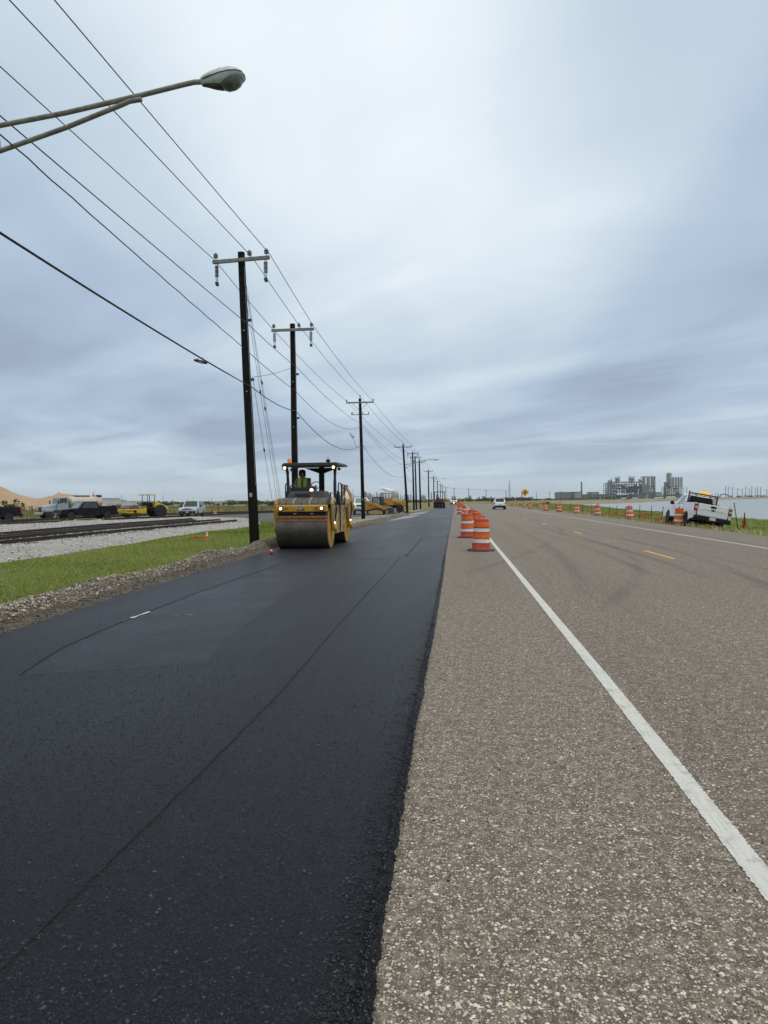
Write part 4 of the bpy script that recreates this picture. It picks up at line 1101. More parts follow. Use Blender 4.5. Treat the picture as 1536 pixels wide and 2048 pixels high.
def text_mesh(name, body, size, mt, parent, M, depth=0.004):
    cu = bpy.data.curves.new(name, 'FONT'); cu.body = body; cu.size = size; cu.align_x = 'CENTER'; cu.align_y = 'CENTER'; cu.extrude = depth; cu.offset = size * 0.018
    tmp = bpy.data.objects.new('tmp', cu); COL.objects.link(tmp)
    dg = bpy.context.evaluated_depsgraph_get()
    me = bpy.data.meshes.new_from_object(tmp.evaluated_get(dg)); bpy.data.objects.remove(tmp)
    me.materials.clear(); me.materials.append(mt); me.transform(M); me.name = name
    o = bpy.data.objects.new(name, me); COL.objects.link(o); o.parent = parent
    return o
FACE = Matrix.Rotation(R(90), 4, 'X')       # text that reads from the -y side

# ------------------------------------------------------------------ people
def person(name, label, loc, rz, jacket, vest, hoodc, scale=1.0, lean=0.0):
    t = thing(name, label, 'person', loc, rz)
    mt, q, b = custom('clothing_' + str(len(MATS)))
    oc = q.n('ShaderNodeTexCoord').outputs['Object']
    z = q.sep(oc)[2]
    n = q.noise(oc, 14, 4)
    c = q.mix(q.rng(z, 0.10, 0.12), (0.030, 0.035, 0.055), q.mix(n, jacket, tuple(x * 0.6 for x in jacket)))
    c = q.mix(q.rng(z, 0.605, 0.615), c, (0.36, 0.20, 0.14))
    q.put(b.inputs['Base Color'], c); b.inputs['Roughness'].default_value = 0.8
    bm = bmesh.new(); ly = bm.verts.layers.skin.verify()
    def V_(p, r, root=False):
        v = bm.verts.new(p); v[ly].radius = (r, r) if not isinstance(r, tuple) else r; v[ly].use_root = root
        return v
    def ch(vs):
        for a, b_ in zip(vs, vs[1:]): bm.edges.new((a, b_))
    pel = V_((0, 0, 0.0), (0.16, 0.12), True); wst = V_((0, -0.01, 0.20), (0.155, 0.12)); che = V_((0, -0.02, 0.42), (0.175, 0.125)); nk = V_((0, -0.02, 0.56), 0.065); hd = V_((0, -0.04, 0.66), 0.085); tp = V_((0, -0.03, 0.76), 0.085)
    ns = V_((0, -0.125, 0.67), 0.016)
    ch([pel, wst, che, nk, hd, tp]); ch([hd, ns])
    for s in (-1, 1):
        sh = V_((0.19 * s, -0.02, 0.47), 0.075); elb = V_((0.27 * s, -0.10, 0.24), 0.055); wr = V_((0.16 * s, -0.33, 0.17), 0.04); pm = V_((0.13 * s, -0.40, 0.165), (0.035, 0.022))
        ch([che, sh, elb, wr, pm])
        for f_, dx in enumerate((-0.03, -0.01, 0.01, 0.028)):
            a = V_((0.13 * s + dx, -0.45, 0.165), 0.010); c_ = V_((0.13 * s + dx * 1.1, -0.485 + 0.008 * abs(f_ - 1), 0.140), 0.009)
            ch([pm, a, c_])
        th = V_((0.13 * s - 0.045 * s, -0.41, 0.16), 0.011); th2 = V_((0.13 * s - 0.055 * s, -0.445, 0.15), 0.010); ch([pm, th, th2])
        hip = V_((0.10 * s, -0.05, -0.02), 0.095); kn = V_((0.15 * s, -0.46, 0.02), 0.07); an = V_((0.15 * s, -0.50, -0.40), 0.05); to = V_((0.15 * s, -0.66, -0.44), (0.05, 0.035))
        ch([pel, hip, kn, an, to])
    me = bpy.data.meshes.new('body'); bm.to_mesh(me); bm.free(); me.materials.append(mt)
    o = bpy.data.objects.new('body', me); COL.objects.link(o); o.parent = t
    md = o.modifiers.new('skin', 'SKIN'); md.use_smooth_shade = True; md.branch_smoothing = 0.4
    ss = o.modifiers.new('subdivision', 'SUBSURF'); ss.levels = ss.render_levels = 1
    # open-fronted vest
    if vest:
        vm = MB()
        for s in (-1, 1):
            rings = []
            for z, w, d in ((0.05, 0.185, 0.15), (0.2, 0.19, 0.155), (0.36, 0.20, 0.165), (0.47, 0.18, 0.155), (0.555, 0.11, 0.11)):
                arc = [(w * math.sin(a) * s, -0.02 - d * math.cos(a), z) for a in np.linspace(0.16, 2.98, 9)]
                inn = [(x * 0.93, -0.02 + (y + 0.02) * 0.93, z_) for x, y, z_ in reversed(arc)]
                rings.append([Vector(p) for p in arc + inn])
            vm.ringloft(rings)
        vo = vm.build('safety_vest', mat('hi_vis_yellow', (0.52, 0.72, 0.04), 0.6, var=0.12, emit=(0.5, 0.8, 0.02), es=0.0), t, smooth=True)
        sm = MB()
        for s in (-1, 1):
            sm.box((0.10 * s, -0.178, 0.28), (0.045, 0.012, 0.40)); 
        sm.box((0.105, -0.178, 0.14), (0.13, 0.014, 0.05)); sm.box((-0.105, -0.178, 0.14), (0.13, 0.014, 0.05))
        sm.build('reflective_tape', mat('silver_tape', (0.55, 0.57, 0.55), 0.3), vo)
    hm = MB()      # hood or cap, open at the face
    rings = []
    for a in np.linspace(-0.15, 1.0, 7):
        z = 0.58 + 0.235 * (a + 0.15) / 1.15; rr_ = 0.128 * math.sqrt(max(0.02, 1 - max(0, (z - 0.69) / 0.135) ** 2))
        rings.append([Vector((rr_ * math.sin(b_), -0.03 - rr_ * math.cos(b_) * 1.08, z)) for b_ in np.linspace(0.75, 2 * math.pi - 0.75, 14)])
    n_r = len(rings[0]); vs = [p for r_ in rings for p in r_]
    fs = [(i * n_r + j, i * n_r + j + 1, (i + 1) * n_r + j + 1, (i + 1) * n_r + j) for i in range(len(rings) - 1) for j in range(n_r - 1)]
    hm.add(vs, fs); hm.lathe([(0.126, 0.745), (0.118, 0.775), (0.09, 0.805), (0.03, 0.822)], 16, Matrix.Translation((0, -0.035, 0)))
    ho = hm.build('hood', mat('hood_' + name + str(round(hoodc[0] * 100)), hoodc, 0.85), t, smooth=True)
    gl = MB()
    for s in (-1, 1): gl.box((0.036 * s, -0.135, 0.69), (0.055, 0.012, 0.035))
    gl.box((0, -0.133, 0.697), (0.03, 0.008, 0.008))
    gl.build('sunglasses', blk, t)
    t.scale = (scale,) * 3
    return t

# ------------------------------------------------------------------ the tandem road roller
def rbox(name, c, size, mt, par, bev=0.02, rot=None, taper=None): return MB().box(c, size, rot, taper=taper).build(name, mt, par, bevel=bev)
XR = -5.16
rl = thing('road_roller', 'yellow and black tandem drum road roller with lit headlights on the new asphalt', 'road roller', (XR, 23.05, TOP))
RX = Matrix.Rotation(R(90), 4, 'Y')
def drum(y, nm):
    M = Matrix.Translation((0, y, 0.65)) @ RX
    d = MB().lathe([(0.60, -0.85), (0.645, -0.848), (0.65, -0.84), (0.65, 0.84), (0.645, 0.848), (0.60, 0.85)], 64, M, caps=False).build(nm, steel_d, rl, smooth=True, angle=30)
    for s in (-1, 1):
        MB().lathe([(0.61, s * 0.852), (0.605, s * 0.80), (0.30, s * 0.78), (0.28, s * 0.85), (0.16, s * 0.87), (0.02, s * 0.87)], 40, M).build('drum_end', cat_y, d, smooth=True, angle=30)
        MB().lathe([(0.644, s * 0.853), (0.60, s * 0.856)], 48, M, caps=False).build('drum_rim', cat_y, d)
drum(0, 'drum'); drum(3.25, 'drum')
# front module
nose = MB().prism([(-0.64, 1.20), (-0.64, 1.40), (-0.60, 1.42), (-0.40, 1.42), (-0.40, 1.20)], -0.84, 0.84)
nose.xf(Matrix.Rotation(R(90), 4, 'Z') @ Matrix.Diagonal((1, -1, 1, 1)))
no = nose.build('front_bumper', cat_y, rl, bevel=0.025)
for s in (-1, 1):
    M = Matrix.Translation((0.67 * s, -0.645, 1.31)) @ Matrix.Rotation(R(90), 4, 'X')
    MB().lathe([(0.075, -0.01), (0.085, 0.0), (0.085, 0.015), (0.07, 0.02)], 20, M).build('headlight_bezel', blk, no, smooth=True)
    MB().lathe([(0.05, 0.018), (0.042, 0.030), (0.015, 0.036)], 20, M).build('headlight', glow, no, smooth=True)
    rbox('reflector', (0.49 * s, -0.648, 1.31), (0.11, 0.012, 0.09), scr, no, 0.004)
rbox('name_plate', (-0.02, -0.646, 1.315), (0.25, 0.014, 0.125), blk, no, 0.004)
text_mesh('lettering', 'CAT', 0.125, mat('letter_white', (0.75, 0.75, 0.73), 0.5, var=0), no, Matrix.Translation((-0.02, -0.655, 1.317)) @ FACE)
MB().add([(-0.045, -0.662, 1.275), (0.005, -0.662, 1.275), (-0.02, -0.662, 1.31)], [(0, 1, 2)]).build('emblem_triangle', cat_y, no)
rbox('front_chassis', (0, 0.0, 1.12), (1.58, 1.05, 0.22), blk, rl, 0.03)
for s in (-1, 1): rbox('work_lamp', (0.28 * s + 0.05, -0.535, 1.14), (0.10, 0.03, 0.03), white_lens, rl, 0.006)
# ribbed front hood
for j in range(6):
    x0 = -0.80 + j * 0.2667
    h_ = MB()
    pr = [(-0.60, 1.42), (-0.56, 1.50), (-0.44, 1.58), (-0.20, 1.64), (0.20, 1.66), (0.20, 1.42)]
    h_.prism(pr, x0 + 0.008, x0 + 0.2587, inset=0.02, ins_w=0.012)
    h_.xf(Matrix.Rotation(R(90), 4, 'Z') @ Matrix.Diagonal((1, -1, 1, 1)))
    h_.build('hood_panel', dk_tan, rl, bevel=0.02)
for x in (-0.267, 0.267):
    MB().tube([(x, -0.607, 1.425), (x, -0.568, 1.515), (x, -0.445, 1.592), (x, -0.20, 1.652)], 0.018, 6).build('hood_strip', mat('pale_strip', (0.42, 0.40, 0.36), 0.6), rl)
uh = MB().hexa([(-0.80, 0.18, 1.45), (0.80, 0.18, 1.45), (0.80, 0.95, 1.45), (-0.80, 0.95, 1.45), (-0.60, 0.36, 1.88), (0.58, 0.36, 1.88), (0.58, 0.95, 1.88), (-0.60, 0.95, 1.88)]).build('upper_hood', dk_gry, rl, bevel=0.03)
MB().hexa([(-0.42, 0.235, 1.62), (0.10, 0.235, 1.62), (0.10, 0.26, 1.62), (-0.42, 0.26, 1.62), (-0.42, 0.305, 1.80), (0.10, 0.305, 1.80), (0.10, 0.33, 1.80), (-0.42, 0.33, 1.80)]).build('grille', blk, uh)
MB().cyl((0.40, 0.50, 1.86), (0.40, 0.50, 1.95), 0.04, n=10).build('filler_cap', blk, uh)
# scraper
sc1 = rbox('scraper_bar', (0, -0.612, 1.03), (1.66, 0.05, 0.075), scr, rl, 0.008)
rbox('scraper_blade', (0, -0.60, 0.945), (1.68, 0.018, 0.10), scr, rl, 0.004, Matrix.Rotation(R(-12), 3, 'X'))
for j in range(8): MB().cyl((-0.70 + j * 0.2, -0.655, 1.03), (-0.70 + j * 0.2, -0.635, 1.03), 0.014, n=8).build('bolt', blk, sc1)
# yokes down to the drum hubs
for y in (0, 3.25):
    for s in (-1, 1):
        out = [(-0.22, 1.15), (-0.24, 1.45), (-0.16, 1.60), (0.02, 1.66), (0.20, 1.60), (0.26, 1.40), (0.26, 1.05), (0.18, 0.75), (0.08, 0.55), (-0.08, 0.55), (-0.14, 0.75)]
        m_ = MB().prism(out, -0.05, 0.05)
        m_.xf(Matrix.Translation((s * 0.935, y, 0)) @ Matrix.Rotation(R(90), 4, 'Z') @ Matrix.Diagonal((1, -1, 1, 1)))
        yk = m_.build('drum_yoke', cat_y if s < 0 else cat_t, rl, bevel=0.02)
        MB().lathe([(0.13, 0), (0.13, 0.05), (0.08, 0.07), (0.02, 0.07)], 16, Matrix.Translation((s * 0.985, y, 0.65)) @ (RX if s > 0 else RX @ Matrix.Diagonal((1, 1, -1, 1)))).build('hub_cap', cat_y, yk)
        MB().cyl((s * 0.99, y - 0.12, 0.82), (s * 1.02, y - 0.14, 0.84), 0.026, n=12).build('side_lamp', glow if s > 0 else white_lens, yk)
        for q_ in range(2):
            MB().tube([(s * 1.0, y - 0.05 + 0.1 * q_, 1.5), (s * 1.03, y + 0.02 + 0.1 * q_, 1.25), (s * 1.0, y - 0.04 + 0.08 * q_, 1.0), (s * 0.99, y - 0.06, 0.85)], 0.018, 6).build('hose', blk, yk)
        for q_ in range(4):
            MB().box((s * 0.995, y - 0.06 + 0.05 * (q_ % 2), 1.52 - 0.09 * q_), (0.035, 0.09, 0.06), Matrix.Rotation(0.4, 3, 'X')).build('hydraulic_fitting', cat_t, yk)
# centre body with slotted side panels
rbox('centre_frame', (0, 1.63, 0.90), (1.46, 1.9, 0.85), blk, rl, 0.04)
for s in (-1, 1):
    for j, (y0, y1) in enumerate(((0.78, 1.50), (1.78, 2.46))):
        pnl = rbox('side_panel', (s * 0.80, (y0 + y1) / 2, 0.93), (0.16, y1 - y0, 1.0), cat_t, rl, 0.025)
        for q_ in range(3): rbox('step_slot', (s * 0.882, (y0 + y1) / 2 + 0.12, 0.62 + 0.30 * q_), (0.012, 0.16, 0.17), scr, pnl, 0.004)
    MB().cyl((s * 0.80, 1.64, 0.5), (s * 0.80, 1.64, 1.42), 0.10, n=12).build('hitch_column', blk, rl)
rbox('platform', (0, 1.75, 1.44), (1.78, 1.7, 0.06), blk, rl, 0.015)
# rear module
rbox('rear_hood', (0, 3.15, 1.42), (1.55, 1.3, 0.52), cat_y, rl, 0.06)
rbox('rear_chassis', (0, 3.25, 1.10), (1.58, 1.1, 0.2), blk, rl, 0.03)
# operator station
rbox('console', (-0.35, 1.30, 1.93), (0.86, 0.30, 0.18), dk_gry, rl, 0.03)
rbox('console_base', (-0.36, 1.36, 1.68), (0.70, 0.26, 0.42), blk, rl, 0.03)
sw_ = MB().tube([(0.05 + 0.17 * math.cos(a), 1.48 + 0.07 * math.sin(a), 2.10 + 0.12 * math.sin(a)) for a in np.linspace(0, 2 * math.pi, 16, endpoint=False)], 0.016, 6, closed=True).build('steering_wheel', blk, rl)
MB().cyl((0.05, 1.44, 1.5), (0.05, 1.49, 2.1), 0.03, n=8).build('steering_column', blk, rl)
rbox('seat', (-0.55, 2.05, 1.76), (0.52, 0.52, 0.14), blk, rl, 0.04)
rbox('seat_back', (-0.55, 2.30, 2.08), (0.50, 0.12, 0.62), blk, rl, 0.04)
rbox('seat_base', (-0.55, 2.05, 1.58), (0.36, 0.36, 0.24), blk, rl, 0.02)
wl_ = MB().lathe([(0.05, -0.01), (0.12, 0.02), (0.14, 0.06), (0.13, 0.07)], 18, Matrix.Translation((0.02, 1.15, 1.93)) @ Matrix.Rotation(R(90), 4, 'X')).build('dash_lamp_shell', dk_tan, rl, smooth=True)
MB().lathe([(0.075, 0.05), (0.06, 0.075), (0.02, 0.085)], 18, Matrix.Translation((-0.02, 1.15, 1.92)) @ Matrix.Rotation(R(90), 4, 'X')).build('dash_lamp', glow, wl_, smooth=True)
# roll-over frame and canopy
for s in (-1, 1):
    MB().tube([(s * 0.82, 0.98, 1.44), (s * 0.82, 0.98, 2.2), (s * 0.83, 0.97, 2.55), (s * 0.86, 0.92, 2.72)], 0.055, 8).build('canopy_post', navy, rl, smooth=True)
rbox('canopy_post', (0.05, 2.55, 2.1), (0.19, 0.14, 1.36), blk, rl, 0.02)
can = MB().hexa([(-1.0, 0.70, 2.74), (1.0, 0.70, 2.74), (1.0, 2.75, 2.78), (-1.0, 2.75, 2.78), (-0.94, 0.78, 2.86), (0.94, 0.78, 2.86), (0.94, 2.68, 2.88), (-0.94, 2.68, 2.88)]).build('canopy', blk, rl, bevel=0.03)
MB().prism([(-0.55, 2.75), (-0.05, 2.56), (0.15, 2.56), (0.65, 2.75)], 2.44, 2.64).build('canopy_gusset', blk, can)
for s in (-1, 1):
    lx = rbox('lamp_box', (s * 0.84, 0.66, 2.68), (0.17, 0.10, 0.13), blk, can, 0.02)
    MB().lathe([(0.048, 0.05), (0.04, 0.060), (0.01, 0.066)], 18, Matrix.Translation((s * 0.84, 0.66, 2.68)) @ Matrix.Rotation(R(90), 4, 'X')).build('work_light', glow, lx, smooth=True)
    rbox('camera_box', ((-0.62, 1.02)[s > 0], 0.72, 2.62), (0.09, 0.09, 0.09), blk, can, 0.012)
    MB().cyl(((-0.62, 1.0)[s > 0], 0.75, 2.65), ((-0.62, 0.98)[s > 0], 0.78, 2.76), 0.01, n=6).build('camera_stem', blk, can)
MB().lathe([(0.07, 2.86), (0.065, 2.89), (0.06, 3.0), (0.05, 3.02)], 16, Matrix.Translation((-0.76, 0.95, 0))).build('beacon', beac, can, smooth=True)
MB().lathe([(0.03, 2.86), (0.09, 2.92), (0.09, 2.94), (0.03, 2.97), (0.012, 2.98), (0.008, 3.06)], 14, Matrix.Translation((0.60, 0.95, 0))).build('antenna', blk, can, smooth=True)
# handrails
for s in (-1, 1):
    for y0, y1, zt in ((1.05, 1.62, 2.16), (1.78, 2.35, 2.12)):
        MB().tube([(s * 0.93, y0, 1.40), (s * 0.93, y0, zt - 0.08), (s * 0.93, y0 + 0.08, zt), (s * 0.93, y1 - 0.08, zt), (s * 0.93, y1, zt - 0.08), (s * 0.93, y1, 1.40)], 0.02, 6).build('handrail', navy, rl)
    MB().tube([(s * 0.90, 1.62, 1.42), (s * 1.02, 1.62, 1.40), (s * 1.02, 1.62, 2.0), (s * 0.95, 1.62, 2.12)], 0.02, 6).build('handrail', navy, rl)
    MB().hexa([(s * 0.80, 1.18, 1.42), (s * 0.98, 1.18, 1.42), (s * 0.98, 1.6, 1.42), (s * 0.80, 1.6, 1.42), (s * 0.88, 1.05, 1.90), (s * 0.93, 1.05, 1.90), (s * 0.93, 1.14, 1.90), (s * 0.88, 1.14, 1.90)]).build('side_guard', dk_gry, rl)
person('person', 'roller driver in tan jacket, yellow safety vest, dark hood and sunglasses', (XR - 0.55, 23.05 + 2.02, TOP + 1.86), 0.18, (0.28, 0.165, 0.07), True, (0.020, 0.016, 0.016))

# ------------------------------------------------------------------ road vehicles (local +x forward, +y left)
WHEELS = {}
def wheel(par, x, y, r, w, rimm, side):
    key = (round(r, 3), round(w, 3), rimm.name)
    if key not in WHEELS:
        ty = MB().lathe([(r * 0.60, -w / 2), (r * 0.9, -w / 2), (r, -w * 0.36), (r, w * 0.36), (r * 0.9, w / 2), (r * 0.60, w / 2)], 28).mesh('wheel', tyre_m, True, 30)
        rm = MB().lathe([(r * 0.62, w * 0.46), (r * 0.56, w * 0.40), (r * 0.52, w * 0.22), (r * 0.24, w * 0.30), (r * 0.20, w * 0.42), (r * 0.02, w * 0.42)], 24)
        for j in range(6):
            a = j * math.pi / 3
            rm.box((r * 0.40 * math.cos(a), r * 0.40 * math.sin(a), w * 0.33), (r * 0.34, r * 0.11, w * 0.12), Matrix.Rotation(a, 3, 'Z'))
        WHEELS[key] = (ty, rm.mesh('rim', rimm, True, 30))
    ty, rm = WHEELS[key]
    o = inst(ty, 'wheel', par, (x, y, r), 1, (R(-90 * side), 0, 0)); inst(rm, 'rim', o, (0, 0, 0))
    return o
def arch(xc, r, zb, zc, n=9):
    a0 = math.asin(max(-1, min(1, (zb - zc) / r)))
    return [(xc + r * math.cos(a), zc + r * math.sin(a)) for a in np.linspace(a0, math.pi - a0, n)]
def quadwin(name, q4, u0, u1, v0, v1, mt, par, off=0.006):
    a, b_, c, d = [Vector(p) for p in q4]
    def P(u, v): return a.lerp(b_, u).lerp(d.lerp(c, u), v)
    n = (b_ - a).cross(d - a).normalized()
    ctr = (a + b_ + c + d) / 4
    if n.dot(ctr - Vector((ctr.x * 0.0, 0, 0.9)) ) < 0 and abs(n.y) > 0.5: n = -n
    if abs(n.y) > 0.5 and n.y * ctr.y < 0: n = -n
    inn = [P(u0, v0), P(u1, v0), P(u1, v1), P(u0, v1)]
    return MB().ringloft([[p - n * 0.004 for p in inn], [p + n * off for p in inn]]).build(name, mt, par)
def vehicle(name, label, cat, loc, az, S, rot=None, group=None):
    """az: compass heading in degrees from +Y towards +X"""
    t = thing(name, label, cat, loc, R(90 - az), group, rot)
    L, Wd, H = S['L'], S['W'], S['H']; w = Wd / 2
    z0, belt, hood = S.get('z0', 0.42), S['belt'], S['hood']
    r = S['r']; xf_, xb_ = S['xf'], S['xb']            # axle positions
    c0, c1 = S['cab']                                   # windscreen base x, cab rear x
    r0, r1 = S['roof']
    paint, trim, rim = S['paint'], S.get('trim', blk), S.get('rim', chrome)
    wg, wm, gl = S.get('glass', glass), w * 0.80, S.get('glass', glass)
    bed = S.get('bed')
    F_ = L / 2; B_ = -L / 2
    rear = c1 if bed else B_
    ar = r + 0.085
    out = [(rear, z0)] if bed else [(rear + 0.06, z0 + 0.08)]
    out += [(rear, belt)] if bed else [(rear, z0 + 0.35), (rear + 0.02, belt - 0.06), (rear + 0.10, belt)]
    out += [(c0 + 0.05, belt), (c0 + 0.25, hood + 0.02), ((c0 + F_) / 2, hood), (F_ - 0.16, hood - 0.06), (F_ - 0.04, hood - 0.16), (F_, z0 + 0.32), (F_ - 0.05, z0)]
    out += arch(xf_, ar, z0, r)
    if not bed: out += arch(xb_, ar, z0, r)
    body = MB().prism(out, -w, w, inset=0.018, ins_w=0.10).build('body', paint, t, bevel=0.02)
    rbox('underbody', ((rear + F_) / 2, 0, z0 - 0.02 + 0.06), (F_ - rear - 0.5, Wd * 0.7, 0.2), blk, t, 0)
    # cab
    gh = MB(); bw, rw = w * 0.94, w * 0.74
    bp = [(c1, -bw, belt - 0.01), (c0, -bw, belt - 0.01), (c0, bw, belt - 0.01), (c1, bw, belt - 0.01)]
    tp = [(r1, -rw, H), (r0, -rw, H), (r0, rw, H), (r1, rw, H)]
    gh.hexa(bp + tp)
    cab_ = gh.build('cab', paint, t, bevel=0.05)
    quadwin('windscreen', [bp[1], bp[2], tp[2], tp[1]], 0.07, 0.93, 0.08, 0.90, S.get('screen', gl), cab_)
    quadwin('rear_window', [bp[3], bp[0], tp[0], tp[3]], 0.10, 0.90, 0.18, 0.88, gl, cab_)
    for sd_ in (0, 1):
        qd = [bp[1], bp[0], tp[0], tp[1]] if sd_ == 0 else [bp[2], bp[3], tp[3], tp[2]]
        for (u0, u1) in S.get('win', [(0.10, 0.50), (0.54, 0.92)]):
            quadwin('side_window', qd, u0, u1, 0.10, 0.86, S.get('side', gl), cab_)
    # doors: seams and handles
    for s in (-1, 1):
        for x in S.get('seams', []):
            MB().box((x, s * (w - 0.001), (belt + z0) / 2 + 0.08), (0.012, 0.012, belt - z0 - 0.22)).build('door_seam', blk, body)
        for x in S.get('handles', []):
            MB().box((x, s * (w + 0.006), belt - 0.14), (0.17, 0.03, 0.04)).build('door_handle', S.get('handle', trim), body, bevel=0.01)
        mx = MB().box((c0 - 0.28, s * (w + 0.14), belt + 0.12), (0.14, 0.20, 0.22)).build('mirror', S.get('mirror', trim), t, bevel=0.04)
        MB().box((c0 - 0.26, s * (w + 0.02), belt + 0.07), (0.06, 0.10, 0.05)).build('mirror_arm', blk, mx)
        MB().box(((xf_ + xb_) / 2, s * (w - 0.02), z0 + 0.02), (xf_ - xb_ - 2 * ar - 0.1, 0.06, 0.09)).build('sill', trim, t)
        wheel(t, xf_, s * (w - 0.14), r, 0.27, rim, s); wheel(t, xb_, s * (w - 0.14), r, 0.27, rim, s)
        hl = MB().box((F_ - 0.13, s * (w - 0.20), hood - 0.27), (0.14, 0.34, 0.19)).build('headlight', S.get('head', white_lens), t, bevel=0.03)
    fr = rbox('grille', (F_ - 0.035, 0, hood - 0.28), (0.05, Wd * 0.58, 0.30), S.get('grille', blk), t, 0.02)
    for j in range(3): rbox('grille_bar', (F_ - 0.008, 0, hood - 0.37 + j * 0.09), (0.02, Wd * 0.54, 0.035), S.get('gbar', chrome), fr, 0.005)
    rbox('front_bumper', (F_ + 0.03, 0, z0 + 0.15), (0.16, Wd * 0.94, 0.24), S.get('bump', trim), t, 0.04)
    if S.get('fplate', True): rbox('number_plate', (F_ + 0.115, 0, z0 + 0.16), (0.01, 0.32, 0.15), white_lens, t, 0.003)
    if bed:
        bh = S['bedh']; x1 = c1 - 0.03
        for s in (-1, 1):
            o_ = [(B_ + 0.02, z0 + 0.10), (B_ + 0.02, bh - 0.02), (B_ + 0.06, bh), (x1, bh), (x1, z0)] + arch(xb_, ar, z0, r)
            ya, yb = (w - 0.16, w - 0.012) if s > 0 else (-w + 0.012, -w + 0.16)
            bs = MB().prism(o_, ya, yb).build('bed_side', paint, t, bevel=0.02)
            MB().box(((B_ + x1) / 2, s * (w - 0.085), bh + 0.012), (x1 - B_ - 0.1, 0.12, 0.024)).build('bed_rail', blk, bs)
            MB().ringloft([[Vector((xb_ + k_ * math.cos(a), s * (w - 0.005 + q_), r + k_ * math.sin(a))) for a in np.linspace(0.0, math.pi, 12)] + [Vector((xb_ + (k_ + 0.05) * math.cos(a), s * (w - 0.005 + q_), r + (k_ + 0.05) * math.sin(a))) for a in np.linspace(math.pi, 0.0, 12)] for k_, q_ in ((ar, -0.02), (ar, 0.02))]).build('arch_flare', paint if not S.get('flare') else S['flare'], bs)
            rbox('tail_light', (B_ + 0.03, s * (w - 0.095), bh - 0.24), (0.13, 0.19, 0.40), red_l, t, 0.02)
            rbox('reverse_light', (B_ - 0.04, s * (w - 0.095), bh - 0.24), (0.012, 0.12, 0.11), white_lens, t, 0.004)
        rbox('bed_floor', ((B_ + x1) / 2, 0, z0 + 0.34), (x1 - B_, Wd - 0.3, 0.08), blk, t, 0)
        tg = rbox('tailgate', (B_ + 0.04, 0, (bh + z0 + 0.28) / 2), (0.09, Wd - 0.40, bh - z0 - 0.28), paint, t, 0.02)
        rbox('tailgate_handle', (B_ - 0.012, 0, bh - 0.12), (0.04, 0.30, 0.11), blk, tg, 0.015)
        MB().lathe([(0.12, 0), (0.12, 0.012), (0.10, 0.016)], 24, Matrix.Translation((B_ - 0.005, 0, bh - 0.30)) @ Matrix.Rotation(R(-90), 4, 'Y') @ Matrix.Diagonal((0.45, 1, 1, 1))).build('oval_emblem', mat('emblem_blue', (0.02, 0.03, 0.07), 0.3), tg)
        MB().tube([(B_ - 0.005, 0.72, bh - 0.40), (B_ - 0.01, 0.55, bh - 0.30), (B_ - 0.012, -0.55, bh - 0.30), (B_ - 0.005, -0.72, bh - 0.40)], 0.014, 5).build('tailgate_crease', mat('painted_crease_shade', (0.5, 0.51, 0.52), 0.4) if S.get('white') else paint, tg)  # on the white truck the crease's shade is put into its grey colour
        rb = rbox('rear_bumper', (B_ - 0.06, 0, z0 + 0.14), (0.20, Wd * 0.97, 0.26), S.get('rbump', trim), t, 0.04)
        pl = rbox('number_plate', (B_ - 0.17, 0, z0 + 0.17), (0.012, 0.33, 0.17), white_lens, rb, 0.003)
        rbox('tow_hitch', (B_ - 0.12, 0, z0 - 0.02), (0.2, 0.09, 0.09), blk, rb, 0.01)
        rbox('axle', (xb_, 0, r), (0.12, Wd - 0.5, 0.12), blk, t, 0.03)
        MB().cyl((xb_, 0, r - 0.14), (xb_, 0, r + 0.14), 0.16, n=12).build('differential', blk, t)
        rbox('frame_rails', (B_ / 2 + 0.3, 0, z0 + 0.16), (-B_ + 0.3, Wd * 0.5, 0.16), blk, t, 0)
        rbox('cab_rear_trim', (c1 - 0.015, 0, (belt + z0) / 2 + 0.1), (0.04, Wd * 0.9, belt - z0 - 0.3), blk, t, 0)
    else:
        for s in (-1, 1):
            rbox('tail_light', (B_ + 0.06, s * (w - 0.12), belt - 0.10), (0.14, 0.20, 0.28), red_l, t, 0.03)
        rbox('rear_bumper', (B_ - 0.03, 0, z0 + 0.12), (0.16, Wd * 0.94, 0.26), S.get('rbump', trim), t, 0.04)
        rbox('number_plate', (B_ - 0.015, 0, belt - 0.28), (0.02, 0.33, 0.16), S.get('plate', white_lens), t, 0.003)
    return t
w_paint = mat('white_car_paint', (0.80, 0.80, 0.80), 0.3, var=0.04, coat=0.5)
k_paint = mat('black_car_paint', (0.004, 0.0045, 0.007), 0.25, var=0.1, spec=0.3)
k_paint2 = mat('pale_green_car_paint', (0.46, 0.53, 0.54), 0.35, var=0.06, coat=0.4)
dark_rim = mat('dark_rim', (0.035, 0.035, 0.038), 0.4, metal=0.5)
white_rim = mat('silver_rim', (0.55, 0.55, 0.55), 0.4, metal=0.3)
PICK = dict(L=5.85, W=2.03, H=1.93, belt=1.20, hood=1.16, r=0.40, xf=1.88, xb=-1.72, cab=(1.15, -0.72), roof=(0.42, -0.55), bed=True, bedh=1.40, z0=0.46)
